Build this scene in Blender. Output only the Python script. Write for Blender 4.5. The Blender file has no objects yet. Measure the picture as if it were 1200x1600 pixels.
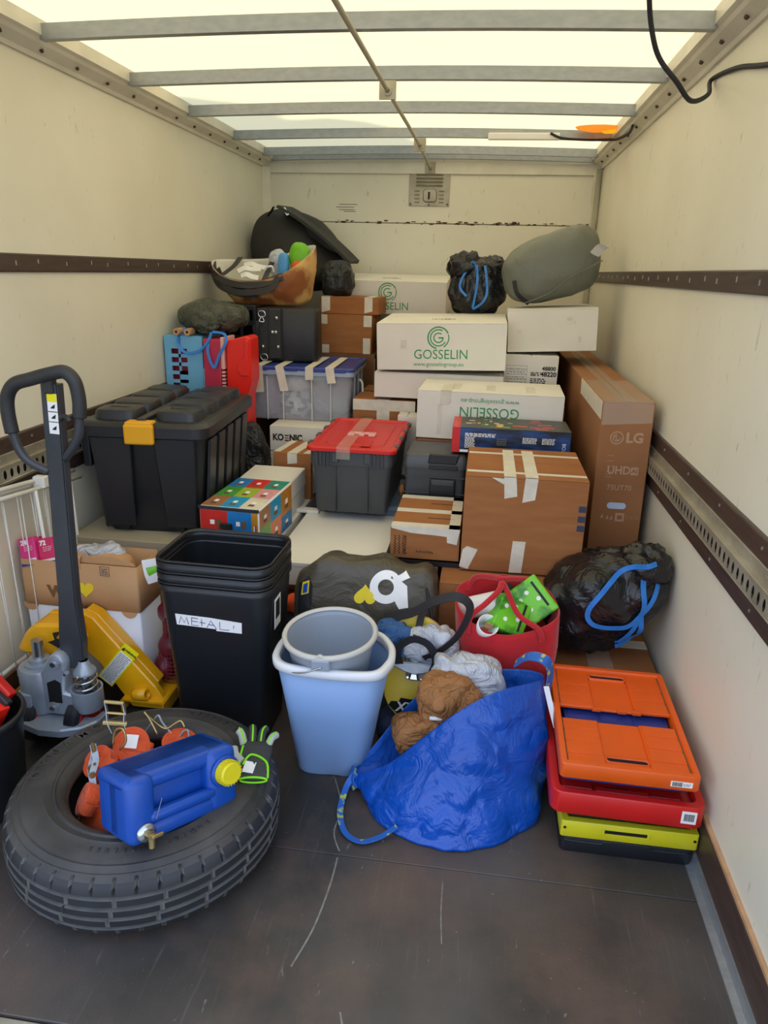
import bpy, bmesh, math, random
from mathutils import Vector, Matrix, Euler, noise
random.seed(7)
R = math.radians
S = bpy.context.scene
COL = S.collection
V = Vector

# ------------------------------------------------------------------ camera
PIT, YAW, ROLL, FPX = .3252, -.1312, .0261, 1118.0
_fw = V((math.sin(YAW)*math.cos(PIT), math.cos(YAW)*math.cos(PIT), -math.sin(PIT)))
_r0 = V((math.cos(YAW), -math.sin(YAW), 0)); _u0 = _r0.cross(_fw)
_r = _r0*math.cos(ROLL) + _u0*math.sin(ROLL); _u = -_r0*math.sin(ROLL) + _u0*math.cos(ROLL)
cd = bpy.data.cameras.new('camera'); cam = bpy.data.objects.new('camera', cd); COL.objects.link(cam)
cd.sensor_fit = 'VERTICAL'; cd.sensor_height = 32.0; cd.lens = FPX/1600*32.0; cd.clip_start = .02
cam.matrix_world = Matrix(((_r.x, _u.x, -_fw.x, 1.5027), (_r.y, _u.y, -_fw.y, 0), (_r.z, _u.z, -_fw.z, 1.45), (0, 0, 0, 1)))
S.camera = cam

# ------------------------------------------------------------------ sky, sun, exposure
W = bpy.data.worlds.new('sky'); S.world = W; W.use_nodes = True
nt = W.node_tree; bg = nt.nodes['Background']
tc = nt.nodes.new('ShaderNodeTexCoord'); sep = nt.nodes.new('ShaderNodeSeparateXYZ')
ramp = nt.nodes.new('ShaderNodeValToRGB')
nt.links.new(tc.outputs['Generated'], sep.inputs[0]); nt.links.new(sep.outputs['Z'], ramp.inputs[0])
ramp.color_ramp.elements[0].position = 0.0; ramp.color_ramp.elements[0].color = (.88, .93, 1.0, 1)
ramp.color_ramp.elements[1].position = 0.8; ramp.color_ramp.elements[1].color = (.42, .60, .98, 1)
nt.links.new(ramp.outputs[0], bg.inputs['Color']); bg.inputs['Strength'].default_value = 1.4
sd = bpy.data.lights.new('sun', 'SUN'); sun = bpy.data.objects.new('sun', sd); COL.objects.link(sun)
sd.energy = 2.3; sd.angle = R(1.6); sd.color = (1.0, .93, .80)
sun.rotation_euler = V((.40, -.42, -1.0)).to_track_quat('-Z', 'Y').to_euler()
S.view_settings.view_transform = 'Standard'; S.view_settings.look = 'None'
S.view_settings.gamma = 1.0; S.view_settings.use_curve_mapping = False
S.view_settings.exposure = 0.70

# ------------------------------------------------------------------ materials
def lin(h):
    h = h.lstrip('#'); o = []
    for i in (0, 2, 4):
        c = int(h[i:i+2], 16)/255
        o.append(c/12.92 if c <= .04045 else ((c+.055)/1.055)**2.4)
    return (*o, 1)
def mat(name, c, rough=.5, metal=0, bump=0, bs=40, var=0, vs=6, c2=None, spec=.5, coat=0, stretch=None, detail=4, sharp=None, sheen=0, trans=0):
    m = bpy.data.materials.new(name); m.use_nodes = True
    n = m.node_tree.nodes; l = m.node_tree.links; b = n['Principled BSDF']
    c = lin(c) if isinstance(c, str) else c
    b.inputs['Base Color'].default_value = c; b.inputs['Roughness'].default_value = rough
    b.inputs['Metallic'].default_value = metal; b.inputs['Specular IOR Level'].default_value = spec
    b.inputs['Coat Weight'].default_value = coat; b.inputs['Sheen Weight'].default_value = sheen
    b.inputs['Transmission Weight'].default_value = trans
    if bump or var:
        t = n.new('ShaderNodeTexCoord'); mp = n.new('ShaderNodeMapping')
        l.new(t.outputs['Object'], mp.inputs[0])
        if stretch: mp.inputs['Scale'].default_value = stretch
    if var:
        k = n.new('ShaderNodeTexNoise'); k.inputs['Scale'].default_value = vs; k.inputs['Detail'].default_value = 6
        l.new(mp.outputs[0], k.inputs['Vector'])
        cr = n.new('ShaderNodeValToRGB'); l.new(k.outputs['Fac'], cr.inputs[0])
        d2 = lin(c2) if c2 else (c[0]*(1-var), c[1]*(1-var), c[2]*(1-var), 1)
        lo, hi = sharp or (.35, .68)
        cr.color_ramp.elements[0].position = lo; cr.color_ramp.elements[0].color = d2
        cr.color_ramp.elements[1].position = hi; cr.color_ramp.elements[1].color = c
        l.new(cr.outputs[0], b.inputs['Base Color'])
    if bump:
        k = n.new('ShaderNodeTexNoise'); k.inputs['Scale'].default_value = bs; k.inputs['Detail'].default_value = detail
        l.new(mp.outputs[0], k.inputs['Vector'])
        bp = n.new('ShaderNodeBump'); bp.inputs['Strength'].default_value = bump; bp.inputs['Distance'].default_value = .01
        l.new(k.outputs['Fac'], bp.inputs['Height']); l.new(bp.outputs[0], b.inputs['Normal'])
    return m
def see_through(name, c, alpha, rough=.25):
    m = mat(name, c, rough); m.node_tree.nodes['Principled BSDF'].inputs['Alpha'].default_value = alpha
    return m
def wrinkled(name, c, rough, s=9, strength=.8, var=0, spec=.5):
    """thin plastic film or cloth: crease relief from a ridged noise"""
    m = mat(name, c, rough, spec=spec, var=var, vs=7)
    n = m.node_tree.nodes; l = m.node_tree.links; b = n['Principled BSDF']
    t = n.new('ShaderNodeTexCoord'); k = n.new('ShaderNodeTexNoise'); k.inputs['Scale'].default_value = s
    k.inputs['Detail'].default_value = 5; k.inputs['Distortion'].default_value = 1.2
    l.new(t.outputs['Object'], k.inputs['Vector'])
    a = n.new('ShaderNodeMath'); a.operation = 'SUBTRACT'; a.inputs[1].default_value = .5
    q = n.new('ShaderNodeMath'); q.operation = 'ABSOLUTE'
    l.new(k.outputs['Fac'], a.inputs[0]); l.new(a.outputs[0], q.inputs[0])
    bp = n.new('ShaderNodeBump'); bp.inputs['Strength'].default_value = strength; bp.inputs['Distance'].default_value = .05
    l.new(q.outputs[0], bp.inputs['Height']); l.new(bp.outputs[0], b.inputs['Normal'])
    return m

def make_wall_mat():
    m = mat('wall_panel', '#e9e4d2', .42, var=1, c2='#dfdac6', vs=1.6, spec=.4)
    n = m.node_tree.nodes; l = m.node_tree.links; b = n['Principled BSDF']
    prev = b.inputs['Base Color'].links[0].from_socket
    t = n.new('ShaderNodeTexCoord'); mp = n.new('ShaderNodeMapping'); mp.inputs['Scale'].default_value = (9, 9, 3)
    l.new(t.outputs['Object'], mp.inputs[0])
    k = n.new('ShaderNodeTexNoise'); k.inputs['Scale'].default_value = 3.2; k.inputs['Detail'].default_value = 9; k.inputs['Roughness'].default_value = .7
    l.new(mp.outputs[0], k.inputs['Vector'])
    cr = n.new('ShaderNodeValToRGB'); cr.color_ramp.elements[0].position = .62; cr.color_ramp.elements[1].position = .70
    cr.color_ramp.elements[0].color = (0, 0, 0, 1); cr.color_ramp.elements[1].color = (.55, .55, .55, 1)
    l.new(k.outputs['Fac'], cr.inputs[0])
    mx = n.new('ShaderNodeMix'); mx.data_type = 'RGBA'
    l.new(cr.outputs[0], mx.inputs['Factor']); l.new(prev, mx.inputs['A']); mx.inputs['B'].default_value = lin('#8f8672')
    l.new(mx.outputs['Result'], b.inputs['Base Color'])
    return m
def make_floor_mat():
    m = mat('plywood_floor', '#58514b', .40, var=1, c2='#34302d', vs=2.2, spec=.45)
    n = m.node_tree.nodes; l = m.node_tree.links; b = n['Principled BSDF']
    prev = b.inputs['Base Color'].links[0].from_socket
    t = n.new('ShaderNodeTexCoord')
    def layer(prev, scale, rot, s, lo, hi, colr, amt, warp=0):
        mp = n.new('ShaderNodeMapping'); mp.inputs['Scale'].default_value = scale; mp.inputs['Rotation'].default_value = (0, 0, rot)
        l.new(t.outputs['Object'], mp.inputs[0])
        k = n.new('ShaderNodeTexNoise'); k.inputs['Scale'].default_value = s; k.inputs['Detail'].default_value = 8; k.inputs['Roughness'].default_value = .65
        k.inputs['Distortion'].default_value = warp
        l.new(mp.outputs[0], k.inputs['Vector'])
        cr = n.new('ShaderNodeValToRGB'); cr.color_ramp.elements[0].position = lo; cr.color_ramp.elements[1].position = hi
        cr.color_ramp.elements[0].color = (0, 0, 0, 1); cr.color_ramp.elements[1].color = (amt, amt, amt, 1)
        l.new(k.outputs['Fac'], cr.inputs[0])
        mx = n.new('ShaderNodeMix'); mx.data_type = 'RGBA'
        l.new(cr.outputs[0], mx.inputs['Factor']); l.new(prev, mx.inputs['A']); mx.inputs['B'].default_value = lin(colr)
        l.new(mx.outputs['Result'], b.inputs['Base Color'])
        return mx.outputs['Result']
    p = layer(prev, (1, .9, 1), 0, 2.6, .45, .65, '#6b5345', .6)          # rusty film patches
    p = layer(p, (34, 1.1, 1), .03, 3.0, .60, .74, '#8d877c', .3)          # scuffs along the bed
    p = layer(p, (5, 2.2, 1), .5, 6.0, .66, .71, '#a8a294', .45, 1.5)       # short scratches
    p = layer(p, (9, 9, 1), 0, 7.0, .67, .72, '#b3ab9b', .6)              # specks
    r = n.new('ShaderNodeTexNoise'); r.inputs['Scale'].default_value = 5; r.inputs['Detail'].default_value = 7
    l.new(t.outputs['Object'], r.inputs['Vector'])
    mr = n.new('ShaderNodeMapRange'); mr.inputs['To Min'].default_value = .30; mr.inputs['To Max'].default_value = .62
    l.new(r.outputs['Fac'], mr.inputs['Value']); l.new(mr.outputs[0], b.inputs['Roughness'])
    k = n.new('ShaderNodeTexNoise'); k.inputs['Scale'].default_value = 160
    l.new(t.outputs['Object'], k.inputs['Vector'])
    bp = n.new('ShaderNodeBump'); bp.inputs['Strength'].default_value = .12; bp.inputs['Distance'].default_value = .003
    l.new(k.outputs['Fac'], bp.inputs['Height']); l.new(bp.outputs[0], b.inputs['Normal'])
    return m
def make_roof_mat(name, c):
    m = bpy.data.materials.new(name); m.use_nodes = True
    n = m.node_tree.nodes; l = m.node_tree.links; n.remove(n['Principled BSDF'])
    tr = n.new('ShaderNodeBsdfTranslucent'); tr.inputs[0].default_value = lin(c)
    df = n.new('ShaderNodeBsdfDiffuse'); df.inputs[0].default_value = lin('#d9d3bd')
    mx = n.new('ShaderNodeMixShader'); mx.inputs[0].default_value = .30
    l.new(tr.outputs[0], mx.inputs[1]); l.new(df.outputs[0], mx.inputs[2])
    l.new(mx.outputs[0], n['Material Output'].inputs[0])
    return m

M = {}
M['wall'] = make_wall_mat(); M['floor'] = make_floor_mat()
M['roof'] = make_roof_mat('translucent_roof', '#eed6a0')
M['galv'] = mat('galvanised_steel', '#a4a8ac', .42, .6, var=1, c2='#989da2', vs=30, stretch=(1, 2, 2))
M['alu'] = mat('worn_aluminium', '#b9b3a2', .45, .5, var=1, c2='#9a927f', vs=9)
M['cream_metal'] = mat('cream_rail', '#e4dfce', .42, 0, var=.14, vs=7)
M['brown_board'] = mat('brown_phenolic_board', '#4e3d36', .45, var=1, c2='#3f302b', vs=12, stretch=(4, 1, 8))
M['dark_hole'] = mat('dark_hole', '#120f0d', .9)
M['screw'] = mat('zinc_screw', '#c7c2b2', .35, .8)
M['rust'] = mat('rusty_screw', '#57412f', .8)
M['card'] = mat('brown_cardboard', '#a26c40', .78, var=1, c2='#955f37', vs=5, bump=.12, bs=90, stretch=(1, 1, 6), spec=.25)
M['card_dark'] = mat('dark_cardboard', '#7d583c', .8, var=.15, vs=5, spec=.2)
M['card_tv'] = mat('tv_cardboard', '#9f6e48', .7, var=1, c2='#92623e', vs=3, spec=.3)
M['card_in'] = mat('card_edge', '#8c6038', .85)
M['white_card'] = mat('white_cardboard', '#e4e0d6', .7, var=.07, vs=4, bump=.05, bs=40, spec=.3)
M['tape'] = mat('paper_tape', '#dcd5c4', .5, var=.12, vs=22, bump=.25, bs=50)
M['clear_tape'] = see_through('clear_tape', '#efe6d6', .13, .10)
M['green_ink'] = mat('green_ink', '#2f9256', .6)
M['ink'] = mat('black_ink', '#1d1a19', .7)
M['grey_ink'] = mat('grey_ink', '#6d6a66', .7)
M['lgray'] = mat('pale_print', '#b79379', .6)
M['white'] = mat('white_plastic', '#e9e8e4', .35, var=.05, vs=6)
M['white_paint'] = mat('white_lacquer', '#efece2', .3, var=.04, vs=3)
M['paper'] = mat('white_paper', '#f1f0ee', .75, bump=.1, bs=30)
M['black_plastic'] = mat('black_plastic', '#23252a', .38, var=.15, vs=8, bump=.05, bs=120)
M['black_bin'] = mat('black_bin_plastic', '#1d2024', .36, var=.12, vs=6, bump=.04, bs=150)
M['grey_plastic'] = mat('charcoal_plastic', '#44474b', .42, var=.12, vs=8)
M['red_plastic'] = mat('red_plastic', '#d01f1c', .35, var=.1, vs=8)
M['bright_red'] = mat('bright_red_plastic', '#e8261a', .3, var=.06, vs=6)
M['orange'] = mat('orange_plastic', '#ea5e10', .38, var=.1, vs=9)
M['yellow_plastic'] = mat('yellow_plastic', '#d9cf1e', .4, var=.1, vs=9)
M['yellow_cap'] = mat('yellow_cap', '#e5d51f', .35, var=.1, vs=30)
M['latch'] = mat('amber_plastic', '#eaa813', .35)
M['jack_yellow'] = mat('yellow_enamel', '#f5b010', .32, var=.15, vs=9, coat=.3)
M['jack_dark'] = mat('dark_grey_enamel', '#43464c', .38, .2, var=.2, vs=9)
M['grip'] = mat('black_grip', '#2e2f31', .5, var=.2, vs=20)
M['cast'] = mat('cast_steel', '#a9b2bd', .36, .35, var=.2, vs=14, bump=.1, bs=60)
M['chrome'] = mat('bright_steel', '#c4c8cc', .22, .95)
M['brass'] = mat('zinc_yellow_steel', '#c2ab72', .32, .85, var=.3, vs=30)
M['blue_plastic'] = mat('blue_plastic', '#1f4fb0', .35, var=.1, vs=8)
M['can_blue'] = mat('jerrycan_blue', '#124ba6', .33, var=.14, vs=7, bump=.05, bs=60)
M['grey_bin'] = mat('grey_blue_bin', '#86a6d2', .38, var=.05, vs=5)
M['bin_rim'] = mat('pale_grey_rim', '#dfe0e2', .35)
M['bucket'] = mat('grey_bucket', '#98a1ad', .4, var=.08, vs=5)
M['bucket_rim'] = mat('beige_grey_rim', '#c4c2bb', .4)
M['light_blue'] = mat('light_blue_plastic', '#6fb2dc', .38, var=.06, vs=6)
M['magenta'] = mat('magenta_plastic', '#b92b4a', .38)
M['pinkish'] = mat('pale_pink_plastic', '#e3a6a4', .5)
M['navy'] = mat('navy_lid', '#2c3c8a', .35, var=.1, vs=8)
M['rubber'] = mat('tyre_rubber', '#4d4945', .58, var=1, c2='#302f2e', vs=7, bump=.12, bs=70, spec=.4)
M['rubber_dust'] = mat('dusty_rubber', '#62605b', .8, var=.3, vs=30)
M['rubber_tread'] = mat('tread_rubber', '#2a2b2e', .5, var=.25, vs=14, spec=.45)
M['rubber_rim'] = mat('tyre_bead', '#2e2c2a', .5, var=.2, vs=10)
M['web_orange'] = mat('orange_webbing', '#e1531a', .75, var=.2, vs=30, bump=.3, bs=120, sheen=.2)
M['film_black'] = wrinkled('black_film', '#17181b', .22, 9, .45)
M['film_black2'] = wrinkled('black_film_soft', '#1b1c1e', .3, 14, .7)
M['film_olive'] = wrinkled('dark_green_film', '#484c40', .24, 20, .9)
M['strap_blue'] = mat('blue_tie', '#2f83dc', .4, var=.2, vs=25)
M['sack_grey'] = wrinkled('grey_nylon', '#6d7066', .55, 6, .25)
M['woven_blue'] = wrinkled('woven_blue', '#0b4fb2', .28, 11, .4, var=.15)
M['woven_blue_in'] = wrinkled('woven_blue_inside', '#1f5fc0', .45, 8, .5)
M['strap_yb'] = mat('blue_yellow_webbing', '#2463b8', .6, var=1, c2='#b8bf3c', vs=38, sharp=(.36, .44))
M['felt_red'] = mat('red_felt', '#c4141f', .85, bump=.3, bs=160, sheen=.3, var=.12, vs=8)
M['bag_dark'] = wrinkled('dark_coated_fabric', '#4b4537', .42, 5, .5)
M['bag_black'] = mat('black_webbing', '#25242a', .7, bump=.2, bs=120)
M['fabric_blue'] = wrinkled('blue_cloth', '#3f6fae', .8, 12, .9, var=.4)
M['film_white'] = wrinkled('milky_film', '#d3d6de', .35, 11, .9, var=.25)
M['cloth_white'] = wrinkled('white_cloth', '#e6e3dd', .85, 12, .7)
M['kraft'] = mat('kraft_paper', '#c89a6c', .75, var=.1, vs=6, bump=.2, bs=14)
M['kraft_dark'] = wrinkled('crumpled_kraft', '#a8713f', .7, 16, .9, var=.25)
M['paper_white'] = mat('white_bag_paper', '#dfe0e6', .7, bump=.2, bs=12)
M['lime'] = mat('lime_green', '#7ed321', .5, var=.2, vs=20)
M['green_print'] = mat('green_print', '#4d9a2c', .6)
M['pink_box'] = mat('pink_card', '#dd3d86', .5)
M['heart_yellow'] = mat('yellow_print', '#ecd22a', .6)
M['onion'] = mat('red_onion', '#6a1c2c', .35, var=.4, vs=14)
M['net'] = mat('red_net', '#8a1c26', .6)
M['clear'] = see_through('clear_plastic', '#cfd3e0', .30, .12)
M['clear_blue'] = see_through('clear_bluish_plastic', '#b9cde6', .55, .2)
M['beige'] = mat('beige_board', '#b3a78c', .7, var=.15, vs=4)
M['wood_pale'] = mat('pale_wood', '#c79c72', .7, var=.25, vs=20)
M['wood_brown'] = mat('red_brown_wood', '#6b3626', .5, var=.25, vs=10, stretch=(1, 8, 8))
M['dark_fabric'] = mat('black_nylon', '#2a2a2a', .62, var=.25, vs=8, bump=.25, bs=70)
M['dome'] = mat('dark_felt_shell', '#33322f', .7, var=.3, vs=5, bump=.3, bs=60)
M['case_black'] = mat('black_leatherette', '#1f1f20', .45, bump=.25, bs=150)
M['asphalt'] = mat('asphalt', '#6a6a68', .9, var=.2, vs=3)
M['amber'] = make_roof_mat('amber_lens', '#ff9a14')

# ------------------------------------------------------------------ mesh helpers
class MB:
    def __init__(s): s.bm = bmesh.new()
    def merge(s, t, mx=None):
        if mx is not None: bmesh.ops.transform(t, matrix=mx, verts=t.verts)
        me = bpy.data.meshes.new('t'); t.to_mesh(me); t.free(); s.bm.from_mesh(me); bpy.data.meshes.remove(me); return s
    def box(s, x0, x1, y0, y1, z0, z1, bev=0, seg=1, mx=None):
        t = bmesh.new()
        vs = [t.verts.new((x, y, z)) for z in (z0, z1) for y in (y0, y1) for x in (x0, x1)]
        for f in ((0, 2, 3, 1), (4, 5, 7, 6), (0, 1, 5, 4), (2, 6, 7, 3), (0, 4, 6, 2), (1, 3, 7, 5)): t.faces.new([vs[i] for i in f])
        if bev: bmesh.ops.bevel(t, geom=list(t.edges), offset=bev, segments=seg, profile=.5, affect='EDGES')
        return s.merge(t, mx)
    def prism(s, pts, h0, h1, axis='z', bev=0, mx=None):
        """extrude a 2D polygon: axis z -> (x,y), y -> (x,z), x -> (y,z)"""
        t = bmesh.new()
        def p(a, h): return {'z': (a[0], a[1], h), 'y': (a[0], h, a[1]), 'x': (h, a[0], a[1])}[axis]
        a = [t.verts.new(p(q, h0)) for q in pts]; b = [t.verts.new(p(q, h1)) for q in pts]; n = len(pts)
        t.faces.new(a[::-1]); t.faces.new(b)
        for i in range(n): t.faces.new((a[i], a[(i+1) % n], b[(i+1) % n], b[i]))
        bmesh.ops.recalc_face_normals(t, faces=t.faces)
        if bev: bmesh.ops.bevel(t, geom=list(t.edges), offset=bev, segments=1, profile=.5, affect='EDGES')
        return s.merge(t, mx)
    def rings(s, rings, cap0=False, cap1=False, closed=True, mx=None):
        t = bmesh.new(); L = [[t.verts.new(p) for p in r] for r in rings]
        for a, b in zip(L, L[1:]):
            n = len(a)
            for i in range(n if closed else n-1):
                j = (i+1) % n
                try: t.faces.new((a[i], a[j], b[j], b[i]))
                except ValueError: pass
        if cap0: t.faces.new(L[0][::-1])
        if cap1: t.faces.new(L[-1])
        bmesh.ops.recalc_face_normals(t, faces=t.faces) if (cap0 and cap1) else None
        return s.merge(t, mx)
    def cyl(s, a, b, r, r2=None, n=16, cap=True):
        a, b = V(a), V(b); d = (b-a).normalized()
        q = d.to_track_quat('Z', 'Y'); r2 = r if r2 is None else r2
        ra = [a+q@V((r*math.cos(6.28319*i/n), r*math.sin(6.28319*i/n), 0)) for i in range(n)]
        rb = [b+q@V((r2*math.cos(6.28319*i/n), r2*math.sin(6.28319*i/n), 0)) for i in range(n)]
        return s.rings([ra, rb], cap, cap)
    def lathe(s, prof, n=32, mx=None, cap0=False, cap1=False):
        return s.rings([[(r*math.cos(6.28319*i/n), r*math.sin(6.28319*i/n), z) for i in range(n)] for r, z in prof], cap0, cap1, mx=mx)
    def tube(s, pts, r, n=8, smooth=6, closed=False):
        pts = crom(pts, smooth, closed) if smooth else [V(p) for p in pts]
        rg = []; up = V((0, 0, 1)); N = len(pts)
        for i, p in enumerate(pts):
            t = (pts[(i+1) % N] - pts[i-1]) if closed else (pts[min(i+1, N-1)] - pts[max(i-1, 0)])
            t.normalize(); a = up.cross(t)
            if a.length < .05: a = V((1, 0, 0)).cross(t)
            a.normalize(); b = t.cross(a); up = b
            rg.append([p + (a*math.cos(6.28319*k/n) + b*math.sin(6.28319*k/n))*r for k in range(n)])
        if closed: rg.append(rg[0])
        return s.rings(rg, not closed, not closed)
    def ribbon(s, pts, w, th, hint=(0, 0, 1), smooth=8, side=None):
        """flat strap along a path; hint is roughly the strap's face normal, side fixes the width direction"""
        pts = crom(pts, smooth) if smooth else [V(p) for p in pts]
        rg = []; N = len(pts); h = V(hint)
        for i, p in enumerate(pts):
            t = (pts[min(i+1, N-1)] - pts[max(i-1, 0)]).normalized()
            if side is not None: sd_ = V(side).normalized(); nn = t.cross(sd_).normalized()
            else:
                sd_ = t.cross(h)
                if sd_.length < .05: sd_ = t.cross(V((1, .3, .2)))
                sd_.normalize(); nn = sd_.cross(t).normalized(); h = nn
            a = sd_*(w/2); b = nn*(th/2)
            rg.append([p-a-b, p+a-b, p+a+b, p-a+b])
        return s.rings(rg, True, True)
    def build(s, name, m, parent=None, smooth=False, loc=None, rot=None, auto=None, keep=False):
        me = bpy.data.meshes.new(name)
        if auto is not None:
            for f in s.bm.faces: f.smooth = True
            for e in s.bm.edges:
                if len(e.link_faces) == 2 and e.calc_face_angle(0) > R(auto): e.smooth = False
        elif smooth:
            for f in s.bm.faces: f.smooth = True
        s.bm.to_mesh(me); s.bm.free()
        for mm in (m if isinstance(m, (list, tuple)) else [m]): me.materials.append(M[mm] if isinstance(mm, str) else mm)
        return link(name, me, parent, loc, rot)
def link(name, me, parent=None, loc=None, rot=None):
    o = bpy.data.objects.new(name, me); COL.objects.link(o)
    if parent is not None: o.parent = parent
    if loc is not None: o.location = loc
    if rot is not None: o.rotation_euler = rot
    return o
def crom(pts, k, closed=False):
    P_ = [V(p) for p in pts]; n = len(P_); out = []
    for i in range(n if closed else n-1):
        if closed: a, b, c, d = P_[i-1], P_[i], P_[(i+1) % n], P_[(i+2) % n]
        else: a, b, c, d = P_[max(i-1, 0)], P_[i], P_[i+1], P_[min(i+2, n-1)]
        for j in range(k):
            t = j/k
            out.append(.5*((2*b) + (c-a)*t + (2*a-5*b+4*c-d)*t*t + (3*b-a-3*c+d)*t*t*t))
    if not closed: out.append(P_[-1].copy())
    return out
def resample(pts, n, closed=True):
    L = [V(p) for p in pts]
    if closed: L = L + [L[0]]
    ds = [0]
    for a, b in zip(L, L[1:]): ds.append(ds[-1]+(b-a).length)
    T = ds[-1]; out = []; j = 0
    for i in range(n):
        t = T*i/(n if closed else n-1)
        while j < len(ds)-2 and ds[j+1] < t: j += 1
        u = (t-ds[j])/max(1e-9, ds[j+1]-ds[j]); out.append(L[j].lerp(L[j+1], min(1, u)))
    return out
def rrect(w, d, r, k=6):
    r = max(min(r, w/2-1e-4, d/2-1e-4), 1e-4); out = []
    for cx, cy, a0 in ((w/2-r, d/2-r, 0), (-w/2+r, d/2-r, 90), (-w/2+r, -d/2+r, 180), (w/2-r, -d/2+r, 270)):
        for i in range(k+1):
            a = R(a0+90*i/k); out.append((cx+r*math.cos(a), cy+r*math.sin(a)))
    return out
def rloft(mb, w, d, r, prof, cap0=True, cap1=False, k=6, mx=None):
    """rounded rectangle lofted through (inset, z) or (inset_x, inset_y, z)"""
    rg = []
    for q in prof:
        ix, iy, z = (q[0], q[0], q[1]) if len(q) == 2 else q
        rg.append([(x, y, z) for x, y in rrect(w-2*ix, d-2*iy, max(.002, r-min(ix, iy)*.6), k)])
    return mb.rings(rg, cap0, cap1, mx=mx)
def ridge(p, s, seed=0):
    q = V(p)*s + V((seed*3.1, seed*1.7, seed*2.3))
    return (1-2*abs(noise.noise(q)))*.6 + (1-2*abs(noise.noise(q*2.1)))*.3 + noise.noise(q*4.3)*.15
def crink(p, s, seed=0):
    """crisp film folds: flat facets meeting in sharp valleys and ridges"""
    q = V(p)*s + V((seed*3.1, seed*1.7, seed*2.3)); q += V((noise.noise(q*.7), noise.noise(q*.7+V((9, 2, 5))), noise.noise(q*.7+V((3, 8, 1)))))*.5
    d, _ = noise.voronoi(q); d2, _ = noise.voronoi(q*1.9+V((4, 4, 4)))
    return min(d[1]-d[0], .8)*.7 + min(d2[1]-d2[0], .8)*.3 - .28
def blob(name, m, parent, c, r, e=.85, amp=.02, s=7, seed=0, nu=64, nv=40, flat=None, shape=None, rot=None, smooth=True, crease=False):
    c = V(c); rg = []
    def pw(v): return math.copysign(abs(v)**e, v)
    for j in range(nv+1):
        ph = -math.pi/2 + math.pi*j/nv; ring = []
        for i in range(nu):
            th = 2*math.pi*i/nu
            d = V((pw(math.cos(ph))*pw(math.cos(th)), pw(math.cos(ph))*pw(math.sin(th)), pw(math.sin(ph))))
            p = V((d.x*r[0], d.y*r[1], d.z*r[2]))
            if shape: p = shape(p, d)
            if rot is not None: p = rot @ p
            p = p + c
            k = amp*(crink if crease else ridge)(p, s, seed)
            dn = d if rot is None else rot @ d
            p += dn*k
            if flat is not None and p.z < flat: p.z = flat + .0008*math.sin(i*3+j)
            ring.append(p)
        rg.append(ring)
    mb = MB(); mb.rings(rg)
    bmesh.ops.remove_doubles(mb.bm, verts=mb.bm.verts, dist=1e-5)
    return mb.build(name, m, parent, smooth=smooth)
def solidify(o, t, off=-1):
    q = o.modifiers.new('thickness', 'SOLIDIFY'); q.thickness = t; q.offset = off
    return o
def sack(name, m, parent, rim, bottom, n=96, nt=18, bulge=.05, amp=.012, s=7, seed=0, th=.0025, power=1.0, sag=0, crease=False):
    """open bag: rim loop and bottom loop joined by a bulging, creased wall"""
    rim = resample(crom(rim, 8, True), n); bot = resample(crom(bottom, 8, True), n)
    cr = sum(rim, V())/n; cb = sum(bot, V())/n; rg = []
    for j in range(nt+1):
        t = j/nt; ring = []
        for a, b in zip(rim, bot):
            p = a.lerp(b, t**power); c = cr.lerp(cb, t)
            out = V((p.x-c.x, p.y-c.y, 0)); out = out.normalized() if out.length > 1e-5 else V((0, 0, 0))
            p = p + out*(bulge*math.sin(math.pi*min(1, t*1.02)))
            w = min(1, t*5)*(1 if t < .95 else .4)
            k = (crink if crease else ridge)(p, s, seed)*amp*w
            p = p + out*k
            if p.z < 0.002 and bot[0].z >= 0: p.z = max(p.z, .002)
            ring.append(p)
        rg.append(ring)
    for f in (.6, .2): rg.append([b.lerp(cb, 1-f) for b in rg[nt]])
    mb = MB(); mb.rings(rg, False, True)
    bmesh.ops.recalc_face_normals(mb.bm, faces=mb.bm.faces)
    # outward normals: compare one wall face with the direction away from the axis
    f = max(mb.bm.faces, key=lambda q: q.calc_area()); c0 = (cr+cb)/2; fc = f.calc_center_median()
    if f.normal.dot(V((fc.x-c0.x, fc.y-c0.y, fc.z-c0.z))) < 0: bmesh.ops.reverse_faces(mb.bm, faces=mb.bm.faces)
    o = mb.build(name, m, parent, smooth=True)
    return solidify(o, th)
# ------------------------------------------------------------------ objects
def tag(o, label=None, cat=None, group=None, kind=None):
    if label: o['label'] = label
    if cat: o['category'] = cat
    if group: o['group'] = group
    if kind: o['kind'] = kind
    return o
def thing(name, label, cat, loc=(0, 0, 0), rot=(0, 0, 0), group=None):
    o = link(name, None, None, loc, rot); o.empty_display_size = .05
    return tag(o, label, cat, group)
def struct(o): o['kind'] = 'structure'; return o
def text(parent, body, size, loc, rot, m, ext=.0006, name='lettering', sx=1, align='CENTER', shear=0, bold=0, space=1):
    c = bpy.data.curves.new('t', 'FONT'); c.body = body; c.size = size; c.extrude = ext; c.align_x = align; c.align_y = 'CENTER'
    c.shear = shear; c.offset = bold; c.resolution_u = 3; c.space_character = space
    t = bpy.data.objects.new('t', c); COL.objects.link(t)
    me = bpy.data.meshes.new_from_object(t.evaluated_get(bpy.context.evaluated_depsgraph_get()))
    bpy.data.objects.remove(t); bpy.data.curves.remove(c)
    if sx != 1: me.transform(Matrix.Diagonal((sx, 1, 1, 1)))
    me.name = name; me.materials.clear(); me.materials.append(M[m] if isinstance(m, str) else m)
    return link(name, me, parent, loc, rot)
FRONT = (R(90), 0, 0)      # text that faces the open rear of the box (-y)
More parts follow.
